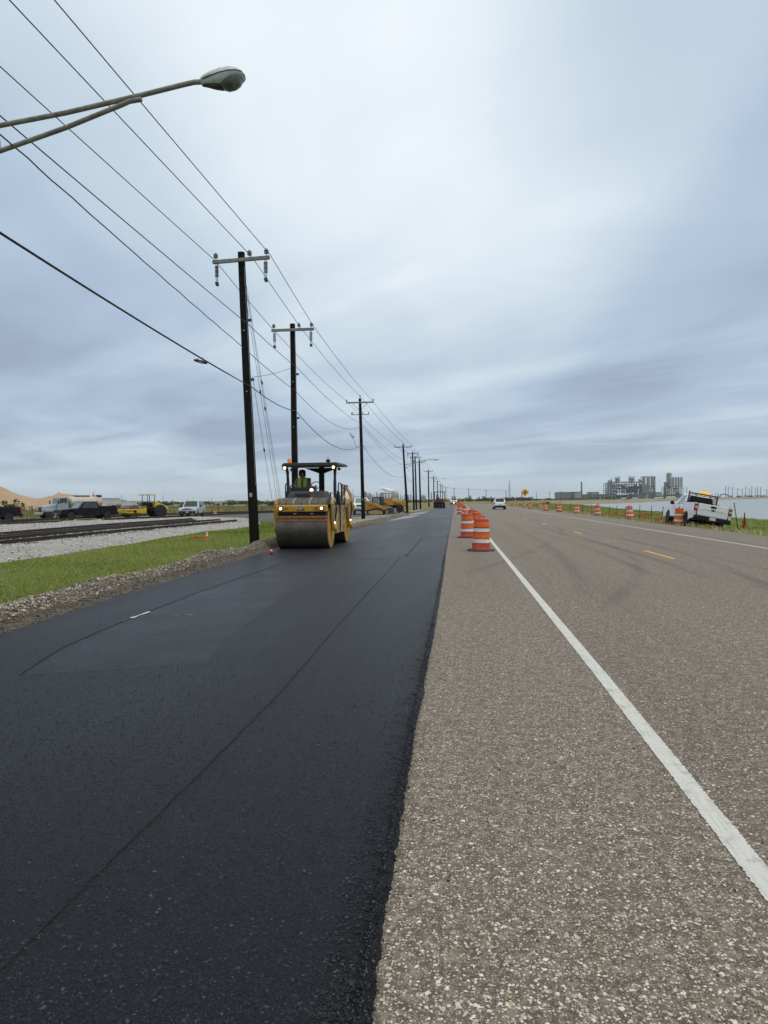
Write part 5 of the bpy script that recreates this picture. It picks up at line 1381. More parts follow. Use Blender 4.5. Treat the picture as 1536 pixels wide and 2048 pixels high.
# white pickup down on the verge
gx_ = G(1420, 1050, -0.35)
py0 = 44.0
S = dict(PICK, paint=w_paint, white=True, rim=white_rim, win=[(0.26, 0.60), (0.64, 0.86)], glass=glass, side=glass_l, seams=[0.95, -0.28], handles=[-0.12], mirror=blk, bump=blk, rbump=blk, handle=blk)
slope = 0.19
wp = vehicle('pickup_truck', 'white pickup with black rack and amber light bar tilted on the grassy verge', 'pickup truck', (0, 0, 0), 0, S)
cx = (1386 + 1452) / 2
yc = 41.0 + 2.9
xr_ = at(1418, 1040, 41.0).x
zl = float(height(xr_ - 0.85, yc)); zr = float(height(xr_ + 0.85, yc))
wp.rotation_euler = (math.atan2(zl - zr, 1.7) * 1.0, R(-0.5), R(90))
wp.location = (xr_, yc, (zl + zr) / 2 - 0.02)
PICK_SLOPE = math.atan2(zl - zr, 1.7)
rk = MB()
for s in (-1, 1):
    rk.box((-0.86, s * 0.80, 1.70), (0.07, 0.06, 0.62)); rk.box((-1.05, s * 0.84, 1.43), (0.45, 0.06, 0.04))
    rk.cyl((-0.86, s * 0.80, 2.0), (-0.86, s * 0.80, 2.12), 0.025, n=8)
rk.box((-0.86, 0, 2.0), (0.07, 1.66, 0.06)); rk.box((-0.86, 0, 1.46), (0.06, 1.6, 0.05))
for z in (1.55, 1.64, 1.73, 1.82, 1.91): rk.box((-0.86, 0, z), (0.03, 1.58, 0.035))
for y in (-0.4, 0.4): rk.box((-0.86, y, 1.73), (0.04, 0.04, 0.56))
rk.build('headache_rack', blk, wp)
lb = rbox('light_bar', (-0.82, -0.05, 2.09), (0.18, 0.62, 0.13), amber_l, wp, 0.03)
# black crew-cab pickups on the side road
CREW = dict(PICK, L=6.3, H=1.98, belt=1.24, hood=1.22, xf=2.05, xb=-2.0, cab=(1.35, -1.15), roof=(0.62, -0.92), r=0.43, z0=0.52, bedh=1.46)
zs = LOW + 0.062
p = at(172, 1043, 73)
bk = vehicle('pickup_truck', 'long black crew cab pickup parked on the side road in front of the tanker', 'pickup truck', (p.x, 73, zs), -146, dict(CREW, paint=k_paint, rim=dark_rim, glass=glass, screen=glass_l, trim=k_paint, seams=[1.25, 0.12, -1.1], handles=[0.28, -0.9], win=[(0.16, 0.52), (0.55, 0.90)], head=white_lens, gbar=dark_rim))
p = at(-30, 1045, 67)
vehicle('pickup_truck', 'black pickup showing only its bed and red tail light by the tall sand hill', 'pickup truck', (p.x, 67, zs), -138, dict(CREW, paint=k_paint, rim=dark_rim, glass=glass, trim=k_paint, seams=[1.25, 0.12, -1.1], handles=[0.28, -0.9]))
# pale SUV facing the camera on the side road
p = at(385, 1035, 80)
SUV = dict(L=4.95, W=2.0, H=1.98, belt=1.22, hood=1.18, r=0.40, xf=1.55, xb=-1.45, cab=(0.95, -2.30), roof=(0.25, -2.05), z0=0.50)
sv = vehicle('sport_utility_vehicle', 'pale silver SUV with chrome brush bar parked beyond the tracks', 'SUV', (p.x, 80, zs), -188, dict(SUV, paint=k_paint2, glass=glass, rim=dark_rim, win=[(0.14, 0.42), (0.45, 0.70), (0.73, 0.94)], seams=[0.85, -0.15, -1.1], handles=[0.0, -1.0], gbar=chrome))
MB().tube([(2.62, -0.62, 0.55), (2.66, -0.58, 0.95), (2.66, -0.30, 1.08), (2.66, 0.30, 1.08), (2.66, 0.58, 0.95), (2.62, 0.62, 0.55)], 0.035, 8).build('brush_bar', chrome, sv)
MB().tube([(2.66, -0.58, 0.8), (2.67, 0.58, 0.8)], 0.03, 8).build('brush_bar', chrome, sv)
# white SUV driving away
p = G(1000, 1019, 0.002)
s2 = vehicle('sport_utility_vehicle', 'white SUV with dark rear window driving away on the open lane', 'SUV', (p.x, p.y + 2.2, 0.002), 0, dict(SUV, L=4.75, H=1.74, W=1.95, belt=1.08, hood=1.02, r=0.37, z0=0.36, paint=w_paint, glass=glass, rim=white_rim, win=[(0.14, 0.42), (0.45, 0.70), (0.73, 0.92)], handles=[0.0, -1.0], roof=(0.15, -1.9), rbump=blk))
rbox('spoiler', (-1.98, 0, 1.74), (0.26, 1.3, 0.05), w_paint, s2, 0.015)
# white work truck facing the camera beside the skid steer
zg = LOW + 0.10
p = G(716, 1029, zg)
ft = vehicle('work_truck', 'white heavy pickup with chrome grille and service body between roller and loader', 'truck', (p.x, p.y + 3.0, zg), 172, dict(CREW, H=2.08, belt=1.36, hood=1.34, z0=0.55, paint=w_paint, glass=glass_l, rim=chrome, gbar=chrome, seams=[1.25, 0.12], handles=[0.28], bump=chrome))
rbox('service_body', (-2.0, 0, 1.35), (2.0, 2.1, 0.9), w_paint, ft, 0.03); rbox('roof_rack', (-1.6, 0, 2.18), (2.4, 1.7, 0.08), arm_m, ft, 0.02)
for s in (-1, 1): MB().cyl((-2.6, s * 0.8, 1.8), (-2.6, s * 0.8, 2.2), 0.03, n=6).build('rack_post', blk, ft)
# far white truck with lights on
p = at(908, 1010, 235)
z_ = 0.055
fw = vehicle('work_truck', 'far white truck with lit headlight standing on the new asphalt at the road end', 'truck', (p.x, 235, z_), 180, dict(CREW, W=2.2, H=2.3, belt=1.4, hood=1.3, paint=w_paint, rim=dark_rim, gbar=dark_rim))
MB().cyl((3.3, 0.0, 0.7), (3.34, 0.0, 0.7), 0.2, n=12).build('lit_headlight', glow, fw)
rbox('warning_board', (-0.4, 0, 2.5), (0.3, 1.6, 0.35), dk_gry, fw, 0.02)
rbox('plough_guard', (3.25, 0, 0.45), (0.1, 2.9, 0.35), b_or, fw, 0.02)

# tanker truck
p = at(140, 1040, 84)
tk = thing('tanker_truck', 'silver-cabbed tanker truck with a cream tank parked behind the black pickup', 'tanker truck', (p.x, 84, zs), R(90 + 142))
slv = mat('silver_cab_paint', (0.30, 0.33, 0.34), 0.35, var=0.1, coat=0.3)
crm = mat('cream_tank', (0.52, 0.46, 0.37), 0.4, var=0.08, coat=0.2)
hd_ = MB().hexa([(1.9, -0.85, 0.75), (3.6, -0.78, 0.70), (3.6, 0.78, 0.70), (1.9, 0.85, 0.75), (1.9, -0.80, 1.80), (3.45, -0.62, 1.52), (3.45, 0.62, 1.52), (1.9, 0.80, 1.80)]).build('bonnet', slv, tk, bevel=0.08)
rbox('grille', (3.60, 0, 1.08), (0.08, 1.0, 0.62), dk_gry, hd_, 0.03)
cb = MB().hexa([(0.5, -1.05, 0.8), (2.0, -1.05, 0.8), (2.0, 1.05, 0.8), (0.5, 1.05, 0.8), (0.55, -0.95, 2.62), (1.65, -0.92, 2.58), (1.65, 0.92, 2.58), (0.55, 0.95, 2.62)]).build('cab', slv, tk, bevel=0.07)
quadwin('windscreen', [(2.0, -1.05, 0.8), (2.0, 1.05, 0.8), (1.65, 0.92, 2.58), (1.65, -0.92, 2.58)], 0.08, 0.92, 0.58, 0.93, glass_l, cb)
for s in (-1, 1):
    quadwin('side_window', [(2.0, s * 1.05, 0.8), (0.5, s * 1.05, 0.8), (0.55, s * 0.95, 2.62), (1.65, s * 0.92, 2.58)], 0.12, 0.85, 0.58, 0.92, glass, cb)
    rbox('headlight', (3.52, s * 0.68, 1.1), (0.14, 0.24, 0.26), white_lens, tk, 0.04)
    rbox('mirror', (1.9, s * 1.35, 2.0), (0.1, 0.22, 0.45), blk, tk, 0.03)
    rbox('fender', (2.8, s * 0.95, 0.95), (1.25, 0.42, 0.35), slv, tk, 0.1)
    wheel(tk, 2.8, s * 0.98, 0.50, 0.30, chrome, s); wheel(tk, -2.5, s * 0.95, 0.50, 0.45, chrome, s)
    rbox('tank_step', (-1.3, s * 1.05, 0.85), (2.6, 0.3, 0.4), dk_gry, tk, 0.03)
rbox('front_bumper', (3.72, 0, 0.62), (0.2, 2.2, 0.34), chrome, tk, 0.05)
rbox('chassis', (-0.6, 0, 0.72), (7.4, 0.9, 0.26), blk, tk, 0.02)
tank = MB().lathe([(0.30, -3.9), (0.75, -3.82), (0.92, -3.6), (0.92, 0.1), (0.75, 0.28), (0.30, 0.35)], 32, Matrix.Translation((0, 0, 1.95)) @ RX @ Matrix.Diagonal((0.80, 1.12, 1, 1))).build('tank', crm, tk, smooth=True)
rbox('tank_catwalk', (-1.5, 0, 2.74), (1.9, 0.6, 0.16), blk, tank, 0.03)
for x in (-3.0, -0.7): MB().lathe([(0.925, x - 0.03), (0.935, x), (0.925, x + 0.03)], 32, Matrix.Translation((0, 0, 1.95)) @ RX @ Matrix.Diagonal((0.80, 1.12, 1, 1)), caps=False).build('tank_band', galv, tank)
rbox('spray_hose_rack', (-3.6, 0.2, 2.72), (0.5, 0.8, 0.3), dk_gry, tank, 0.03)
cone(tk.matrix_basis @ Vector((-3.0, 0, 2.68)), 1.0, 'orange traffic cone standing on top of the cream tank')

# single drum soil compactor
p = at(297, 1038, 83)
cmp_ = thing('soil_compactor', 'yellow single drum soil compactor with canopy parked on the side road', 'compactor', (p.x, 82, zs), R(90 + 140))
cy = mat('compactor_yellow', (0.72, 0.46, 0.015), 0.4, var=0.1, dirt=0.15)
dm = MB().lathe([(0.70, -1.05), (0.75, -1.04), (0.75, 1.04), (0.70, 1.05)], 40, Matrix.Translation((1.75, 0, 0.75)) @ Matrix.Rotation(R(90), 4, 'X')).build('drum', dk_tan, cmp_, smooth=True, angle=30)
for s in (-1, 1):
    fb = rbox('drum_frame', (1.6, s * 1.16, 0.80), (2.5, 0.16, 0.50), cy, cmp_, 0.04)
    rbox('frame_hub', (1.75, s * 1.25, 0.78), (0.35, 0.06, 0.30), blk, fb, 0.03)
    wheel(cmp_, -1.55, s * 0.85, 0.78, 0.55, cy, s)
text_mesh('lettering', 'BOMAG', 0.24, blk, cmp_, Matrix.Translation((2.35, 1.245, 0.82)) @ Matrix.Rotation(R(180), 4, 'Z') @ FACE)
rbox('drum_frame_front', (2.80, 0, 0.80), (0.16, 2.4, 0.44), cy, cmp_, 0.04)
rbox('drum_frame_rear', (0.42, 0, 0.90), (0.22, 2.4, 0.6), cy, cmp_, 0.04)
rbox('hitch', (0.0, 0, 0.85), (0.7, 0.7, 0.6), blk, cmp_, 0.05)
MB().hexa([(-2.75, -0.85, 0.95), (-0.85, -0.85, 0.85), (-0.85, 0.85, 0.85), (-2.75, 0.85, 0.95), (-2.5, -0.68, 1.35), (-0.95, -0.78, 2.0), (-0.95, 0.78, 2.0), (-2.5, 0.68, 1.35)]).build('engine_hood', cy, cmp_, bevel=0.08)
rbox('platform', (-0.45, 0, 1.15), (1.1, 1.5, 0.3), blk, cmp_, 0.03); rbox('seat', (-0.6, 0, 1.55), (0.5, 0.6, 0.5), blk, cmp_, 0.06); rbox('dashboard', (0.05, 0, 1.65), (0.2, 0.7, 0.5), blk, cmp_, 0.05)
for x in (0.0, -0.92):
    for s in (-1, 1): MB().tube([(x, s * 0.70, 1.2), (x - 0.05, s * 0.68, 2.72)], 0.045, 6).build('canopy_post', blk, cmp_)
MB().hexa([(-1.15, -0.85, 2.70), (0.45, -0.85, 2.70), (0.45, 0.85, 2.70), (-1.15, 0.85, 2.70), (-1.05, -0.75, 2.82), (0.35, -0.75, 2.82), (0.35, 0.75, 2.82), (-1.05, 0.75, 2.82)]).build('canopy', mat('tan_canopy', (0.42, 0.33, 0.14), 0.5), cmp_, bevel=0.04)

# compact track loader and the backhoe machines behind it
p = G(752, 1030, zg)
ts = thing('track_loader', 'yellow compact track loader with black cab parked beside the white work truck', 'track loader', (p.x + 0.2, p.y + 1.5, zg), R(-14))
for s in (-1, 1):
    oval = [(-1.15, 0.18), (-1.25, 0.38), (-1.05, 0.62), (0.2, 0.80), (0.95, 0.50), (1.05, 0.25), (0.9, 0.04), (-0.9, 0.04)]
    tr_ = MB().prism(oval, s * 0.82 - 0.2, s * 0.82 + 0.2).build('track', blk, ts, bevel=0.03)
    MB().prism([(x * 0.8, 0.08 + (z - 0.04) * 0.7) for x, z in oval], s * 0.82 - 0.215, s * 0.82 + 0.215).build('track_frame', cat_t, tr_)
    MB().hexa([(-1.5, s * 0.82 - 0.09, 1.45), (1.15, s * 0.82 - 0.09, 0.55), (1.15, s * 0.82 + 0.09, 0.55), (-1.5, s * 0.82 + 0.09, 1.45), (-1.4, s * 0.82 - 0.09, 1.75), (1.25, s * 0.82 - 0.09, 0.85), (1.25, s * 0.82 + 0.09, 0.85), (-1.4, s * 0.82 + 0.09, 1.75)]).build('lift_arm', cat_y, ts, bevel=0.02)
    MB().box((1.35, s * 0.7, 0.5), (0.2, 0.12, 0.7), Matrix.Rotation(0.25, 3, 'Y')).build('arm_link', chrome, ts)
eb = MB().hexa([(-1.75, -0.75, 0.55), (0.4, -0.62, 0.55), (0.4, 0.62, 0.55), (-1.75, 0.75, 0.55), (-1.65, -0.72, 1.62), (0.2, -0.6, 1.3), (0.2, 0.6, 1.3), (-1.65, 0.72, 1.62)]).build('engine_body', cat_y, ts, bevel=0.05)
rbox('rear_door', (-1.72, 0, 1.05), (0.08, 1.2, 0.8), cat_t, eb, 0.03)
text_mesh('lettering', 'CAT', 0.26, mat('letter_white', (0.75, 0.75, 0.73), 0.5), eb, Matrix.Translation((-1.15, -0.77, 1.2)) @ FACE)
cbx = MB().hexa([(-0.8, -0.6, 1.3), (0.55, -0.6, 0.9), (0.55, 0.6, 0.9), (-0.8, 0.6, 1.3), (-0.65, -0.52, 2.12), (0.35, -0.52, 2.12), (0.35, 0.52, 2.12), (-0.65, 0.52, 2.12)]).build('cab', blk, ts, bevel=0.04)
quadwin('side_window', [(-0.8, -0.6, 1.3), (0.55, -0.6, 0.9), (0.35, -0.52, 2.12), (-0.65, -0.52, 2.12)], 0.12, 0.88, 0.3, 0.9, glass_l, cbx)
bkt = MB().ringloft([[Vector((x, y, z)) for x, z in ((1.45, 0.1), (2.15, 0.12), (2.2, 0.2), (1.55, 0.2), (1.5, 0.8), (1.4, 0.8))] for y in (-0.95, 0.95)]).build('bucket', blk, ts)
MB().cyl((-0.2, 0, 2.12), (-0.2, 0, 2.25), 0.07, n=10).build('beacon', beac, ts)
def loader_backhoe(loc, rz, label, digger=True):
    t = thing('backhoe_loader', label, 'backhoe loader', loc, rz)
    rbox('chassis', (0.2, 0, 0.85), (3.4, 0.9, 0.5), blk, t, 0.04)
    rbox('bonnet', (1.5, 0, 1.35), (1.5, 0.85, 0.65), cat_y, t, 0.08)
    c_ = MB().hexa([(-0.9, -0.75, 1.0), (0.7, -0.75, 1.0), (0.7, 0.75, 1.0), (-0.9, 0.75, 1.0), (-0.85, -0.7, 2.0), (0.55, -0.7, 2.0), (0.55, 0.7, 2.0), (-0.85, 0.7, 2.0)]).build('cab_base', cat_y, t, bevel=0.05)
    for x in (-0.8, 0.5):
        for s in (-1, 1): MB().cyl((x, s * 0.68, 1.9), (x, s * 0.66, 2.62), 0.045, n=6).build('cab_post', blk, c_)
    rbox('cab_roof', (-0.15, 0, 2.68), (1.7, 1.5, 0.12), cat_y, t, 0.04)
    for s in (-1, 1):
        wheel(t, -0.75, s * 0.9, 0.70, 0.42, cat_y, s); wheel(t, 1.75, s * 0.85, 0.48, 0.32, cat_y, s)
        MB().tube([(0.6, s * 0.6, 1.6), (1.8, s * 0.6, 1.35), (2.5, s * 0.6, 0.6)], 0.08, 6).build('loader_arm', cat_y, t)
    MB().ringloft([[Vector((x, y, z)) for x, z in ((2.5, 0.9), (2.45, 0.2), (3.1, 0.1), (3.1, 0.18), (2.55, 0.28), (2.58, 0.9))] for y in (-1.1, 1.1)]).build('loader_bucket', cat_t, t)
    if not digger: return t
    b1 = [(-1.3, 0, 1.0), (-1.9, 0, 2.3), (-2.45, 0, 3.25)]
    MB().tube(b1, [0.20, 0.18, 0.14], 6).build('boom', cat_y, t)
    MB().tube([(-2.35, 0, 3.35), (-2.75, 0, 2.6), (-3.05, 0, 1.35)], [0.13, 0.16, 0.11], 6).build('dipper_stick', cat_y, t)
    MB().cyl((-1.75, 0, 2.6), (-2.3, 0, 3.45), 0.06, n=8).build('ram', chrome, t)
    MB().box((-2.45, 0, 3.35), (0.25, 0.2, 0.18)).build('boom_knuckle', blk, t)
    MB().ringloft([[Vector((x, y, z)) for x, z in ((-3.2, 1.45), (-2.95, 1.4), (-2.6, 0.9), (-2.85, 0.55), (-3.2, 0.8))] for y in (-0.28, 0.28)]).build('digger_bucket', scr, t, bevel=0.02)
    return t
p = at(646, 1040, 66)
bk_ = loader_backhoe((p.x, 66, LOW + 0.06), R(180 + 8), 'yellow backhoe loader whose raised boom shows behind the roller')
p = G(792, 1026, zg)
lb2 = loader_backhoe((p.x - 1.0, p.y + 3.5, zg), R(-22), 'yellow wheel loader with a roofed cab beyond the compact track loader', False)
lb2.name = 'wheel_loader'; lb2['category'] = 'wheel loader'

bk_.scale = (0.93, 0.93, 0.93)
# pneumatic tyred roller farther down the lane with its driver
p = at(878.5, 1018, 141)
pr_ = thing('pneumatic_roller', 'dark tyred road roller working far down the new asphalt', 'road roller', (p.x, 141, TOP))
for j in range(4): wheel(pr_, -0.9 + j * 0.6, 0.0, 0.48, 0.45, dark_rim, 1).rotation_euler = (0, R(90), 0)
for j in range(4): wheel(pr_, -0.9 + j * 0.6, 3.2, 0.48, 0.45, dark_rim, 1).rotation_euler = (0, R(90), 0)
rbox('bonnet', (0, 0.4, 1.45), (1.7, 1.8, 0.65), dk_gry, pr_, 0.08); rbox('front_frame', (0, -0.35, 1.0), (2.2, 0.5, 0.35), blk, pr_, 0.04)
for s in (-1, 1): rbox('side_lamp_panel', (s * 0.95, -0.62, 1.35), (0.42, 0.12, 0.5), b_or, pr_, 0.04)
rbox('rear_body', (0, 2.6, 1.3), (2.1, 2.2, 0.8), dk_gry, pr_, 0.06)
for s in (-1, 1):
    for y in (1.2, 2.9): MB().cyl((s * 1.0, y, 1.5), (s * 0.98, y, 3.15), 0.055, n=6).build('canopy_post', blk, pr_)
rbox('canopy', (0, 2.05, 3.2), (2.25, 2.2, 0.12), blk, pr_, 0.03)
rbox('seat', (-0.4, 2.35, 1.85), (0.55, 0.5, 0.3), blk, pr_, 0.05); rbox('console', (-0.3, 1.6, 1.9), (0.7, 0.25, 0.4), blk, pr_, 0.04)
person('person', 'distant driver in a bright yellow-green vest on the tyred roller', (p.x - 0.4, 141 + 2.25, TOP + 2.06), 0.0, (0.35, 0.6, 0.03), True, (0.02, 0.02, 0.025))
# ------------------------------------------------------------------ roadside sign and fence
sy = mat('sign_yellow', (0.72, 0.36, 0.01), 0.45, var=0.06)
ps = at(1050, 985, 160)
t = thing('curve_sign', 'yellow diamond warning sign with a black right turn arrow on a post', 'road sign', (ps.x, 160, float(height(ps.x, 160))))
zc_ = ps.z - t.location.z; hd2 = 0.88
MB().ringloft([[Vector((hd2 * math.cos(a), y, zc_ + hd2 * math.sin(a))) for a in (0, R(90), R(180), R(270))] for y in (-0.02, 0.0)]).build('sign_panel', sy, t)
ar_ = [(-0.12, -0.45), (0.04, -0.45), (0.04, -0.10), (0.09, 0.04), (0.20, 0.08), (0.16, -0.06), (0.47, 0.12), (0.22, 0.42), (0.20, 0.26), (0.02, 0.20), (-0.09, 0.06), (-0.12, -0.10)]
MB().ringloft([[Vector((x - 0.06, y, zc_ + z)) for x, z in ar_] for y in (-0.032, -0.026)]).build('arrow', blk, t)
MB().box((0, 0.04, zc_ / 2 + 0.3), (0.06, 0.06, zc_ + 0.9)).build('sign_post', galv, t)
MB().box((0.35, 0.02, zc_ + hd2 + 0.02), (0.5, 0.02, 0.5), Matrix.Rotation(R(45), 3, 'Y')).build('flag_plate', sy, t) if False else None

fpost = mat('rusty_post', (0.050, 0.042, 0.038), 0.8, var=0.3)
fen = thing('netting_fence', 'sagging orange safety netting on leaning steel posts along the shore', 'fence', (17, 43, 0))
FX = 17.0
fy = [50, 54.5, 59, 63, 67, 71.5, 76.5, 81, 86, 91, 97, 103, 109, 116, 124, 133, 143, 154, 166]
prev = None
def loc_(p): return Vector(p) - Vector((17, 43, 0))
for j, y in enumerate(fy):
    x = FX + random.uniform(-0.25, 0.25); z = float(height(x, y))
    lean = Vector((random.gauss(0, 0.10), random.gauss(0, 0.05), 1)).normalized()
    MB().cyl(loc_((x, y, z - 0.2)), loc_(Vector((x, y, z)) + lean * random.uniform(1.35, 1.6)), 0.028, n=6).build('post', fpost, fen)
    cur = (Vector((x, y, z)), lean)
    if prev is not None and random.random() < 0.92:
        m_ = MB(); n_ = 18
        h0, h1 = random.uniform(0.45, 0.85), random.uniform(0.45, 0.85); sag_ = random.uniform(0.15, 0.4)
        def net(u, v):
            a = prev[0].lerp(cur[0], u); hh = h0 + (h1 - h0) * u - 4 * sag_ * u * (1 - u) * 0.8
            zb = 0.02 + 0.05 * abs(math.sin(u * 9 + j))
            return loc_(a + Vector((0.08 * math.sin(u * 14 + v * 3 + j), 0, max(zb, zb + max(hh, 0.12) * v))))
        for v in (0, 0.2, 0.4, 0.6, 0.8, 1.0): m_.tube([net(u / n_, v) for u in range(n_ + 1)], 0.020, 4)
        for u in range(n_ + 1): m_.tube([net(u / n_, v / 4) for v in range(5)], 0.017, 4)
        m_.build('netting', net_o, fen)
    prev = cur
y = 43.2; p = at(1489, 1050, 43.2); z = float(height(p.x, y))
sp_ = thing('fence_post', 'upright post wrapped with a bundle of orange netting beyond the pickup tailgate', 'fence post', (p.x, y, z))
MB().cyl((0, 0, -0.2), (0.0, 0, 1.35), 0.028, n=6).build('post', fpost, sp_)
m_ = MB()
for q_ in range(16):
    a = random.uniform(0, 6.28); h_ = random.uniform(0.35, 0.9); rr_ = random.uniform(0.06, 0.22)
    m_.tube([Vector((rr_ * math.cos(a + s) * (1.2 - s * 0.2), rr_ * math.sin(a + s), h_ + 0.12 * math.sin(s * 3 + q_))) for s in np.linspace(0, 3, 7)], 0.010, 4)
for q_ in range(8):
    a = random.uniform(0, 6.28); m_.tube([(0.03 * math.cos(a), 0.03 * math.sin(a), 1.25), (0.05 * math.cos(a), 0.05 * math.sin(a), 0.85), (0.17 * math.cos(a) + 0.05, 0.17 * math.sin(a), 0.45 + 0.2 * random.random())], 0.012, 4)
m_.build('netting_bundle', mat('red_netting', (0.55, 0.055, 0.02), 0.7, var=0.25), sp_)
for (bx, by), (tx, ty), Y, lb_ in (((1478, 1040), (1468, 1005), 46, 'thin bare post leaning left in the grass beside the wrapped post'), ((1440, 1046), (1437, 1010), 45, 'thin bare post standing behind the white pickup tailgate')):
    a = at(bx, by, Y); zz = float(height(a.x, Y)); b_ = at(tx, ty, Y)
    MB().cyl((a.x, Y, zz - 0.2), b_, 0.026, n=6).build('fence_post', fpost); tag(bpy.context.scene.objects[-1] if False else [o for o in COL.objects if o.name.startswith('fence_post') and o.parent is None and 'label' not in o][-1], lb_, 'fence post')
ps2 = at(1044, 1003, 420)
o = MB().cyl((ps2.x, 420, float(height(ps2.x, 420)) - 0.2), at(1043.6, 983, 420), 0.22, n=8).build('brown_post', mat('brown_wood', (0.12, 0.06, 0.035), 0.8)); tag(o, 'brown wooden post showing just beside the yellow diamond sign', 'post')
# yellow roadside posts near the far truck
for px in (893, 896, 899.5, 919, 921.5, 929):
    b_ = at(px, 1009, 250); o = MB().cyl((b_.x, 250, 0.0), (b_.x, 250, 1.57 + (1001 - 996) / 1420 * 250), 0.09, n=6).build('marker_post', yg)
    tag(o, 'slim yellow marker post beside the far white truck', 'marker post', 'yellow marker posts')
for px in (695.6, 829.5):
    pass

# ------------------------------------------------------------------ shoreline bank
def bank(name, pix, z0, z1, inset, mt, side=1):
    P = [G(*p, WATER) for p in pix]; pts = []
    for a, b_ in zip(P, P[1:]):
        n = max(2, int((b_ - a).length / 4)); pts += [a.lerp(b_, j / n) for j in range(n)]
    V = []; F = []
    for i, p in enumerate(pts):
        d = pts[min(i + 1, len(pts) - 1)] - pts[max(i - 1, 0)]; s = Vector((-d.y, d.x, 0)).normalized() * side
        w_ = random.uniform(-0.6, 0.6); top_ = z1 * (0.55 + 0.5 * random.random()) if z1 > 0 else z1
        V += [p - s * (1.5 + w_) + Vector((0, 0, z0 - WATER)), p + s * (0.4 + w_) + Vector((0, 0, 0.45 + 0.2 * random.random())), p + s * (inset + w_) + Vector((0, 0, top_ - WATER)), p + s * (inset + 4) + Vector((0, 0, top_ - WATER - 0.8))]
        if i:
            for j in range(3): a = (i - 1) * 4 + j; F.append((a, a + 1, a + 5, a + 4))
    return tag(MB().add(V, F).build(name, MATS[mt], None), kind='structure')
bank('shore_bank', [(1113, 1013.0), (1135, 1010.5), (1158, 1009.3), (1197, 1008), (1279, 1005)], WATER - 0.4, 0.75, 2.5, 'shore_clay')
bank('shore_bank', [(1279, 1004.6), (1290, 1003.6), (1319, 1002.2), (1370, 1001), (1435, 1000), (1536, 996.8), (1640, 995)], WATER - 0.4, 1.1, 6, 'shore_clay')

# ------------------------------------------------------------------ far industrial plant across the water
steel_g = mat('plant_steel', (0.205, 0.23, 0.255), 0.7, var=0.2, scale=0.2)
steel_b = mat('plant_dark', (0.055, 0.075, 0.11), 0.7, var=0.3, scale=0.15)
conc = mat('plant_concrete', (0.34, 0.345, 0.345), 0.8, var=0.12, scale=0.2)
silo_m = mat('silo_metal', (0.33, 0.335, 0.335), 0.55, var=0.15, scale=0.3)
shed_m = mat('shed_cladding', (0.20, 0.225, 0.23), 0.7, var=0.15, scale=0.1)
shed_l = mat('pale_cladding', (0.38, 0.37, 0.35), 0.7, var=0.1, scale=0.1)
PY = 900.0
def pl_box(px0, px1, py0, py1, Y0, Y1): # box filling a pixel rectangle at depth Y0, running back to Y1
    a = at(px0, py1, Y0); b_ = at(px1, py0, Y0)
    return ((a.x + b_.x) / 2, (Y0 + Y1) / 2, (a.z + b_.z) / 2), (abs(b_.x - a.x), Y1 - Y0, abs(b_.z - a.z))
pr_r = random.Random(5)
def frame_(m_, px0, px1, py0, py1, nx, ny, Y0, Y1, th=0.38, diag=0.25):
    for Y in (Y0, (Y0 + Y1) / 2, Y1):
        a = at(px0, py1, Y0); b_ = at(px1, py0, Y0)
        for i in range(nx + 1):
            x = a.x + (b_.x - a.x) * i / nx; m_.box((x, Y, (a.z + b_.z) / 2), (th, th, b_.z - a.z))
        for j in range(ny + 1):
            z = a.z + (b_.z - a.z) * j / ny; m_.box(((a.x + b_.x) / 2, Y + 0.01, z), (b_.x - a.x, th * 0.9, th * 1.2))
        for i in range(nx):
            for j in range(ny):
                if pr_r.random() < diag:
                    x0, x1 = a.x + (b_.x - a.x) * i / nx, a.x + (b_.x - a.x) * (i + 1) / nx; z0, z1 = a.z + (b_.z - a.z) * j / ny, a.z + (b_.z - a.z) * (j + 1) / ny
                    if pr_r.random() < 0.5: x0, x1 = x1, x0
                    m_.cyl((x0, Y, z0), (x1, Y, z1), th * 0.35, n=4)
t = thing('process_unit', 'dense grey steel process structure of pipes and decks across the bay', 'industrial plant', (at(1250, 998, PY).x, PY, 0))
T0 = t.location.copy()
def sub(m_): m_.v = [(v[0] - T0.x, v[1] - T0.y, v[2] - T0.z) for v in m_.v]; return m_
m_ = MB()
frame_(m_, 1215, 1230, 966, 999, 3, 7, PY, PY + 26); frame_(m_, 1222, 1254, 963.5, 999, 6, 8, PY + 2, PY + 30); frame_(m_, 1254, 1284, 963.5, 999, 6, 8, PY + 1, PY + 30); frame_(m_, 1284, 1296, 972, 999, 3, 6, PY, PY + 25)
sub(m_).build('steel_frame', steel_g, t)
for j in range(54):
    px = pr_r.uniform(1217, 1290); py = pr_r.uniform(968, 996); w_ = pr_r.uniform(1.5, 6); h_ = pr_r.uniform(1.2, 3.6)
    m_ = MB()
    if j % 3:
        m_.box(*pl_box(px, px + w_, py, py + h_, PY + 3 + pr_r.uniform(0, 8), PY + 16 + pr_r.uniform(0, 8)))
        sub(m_).build('equipment_box', (steel_b, conc, steel_g)[j % 3 if pr_r.random() < 0.7 else 0], t)
    else:
        c_ = at(px, py, PY + pr_r.uniform(2, 12)); m_.cyl(c_, c_ + Vector((w_ * 1.2, 0, 0)), 1.2, n=10)
        sub(m_).build('vessel', silo_m, t)
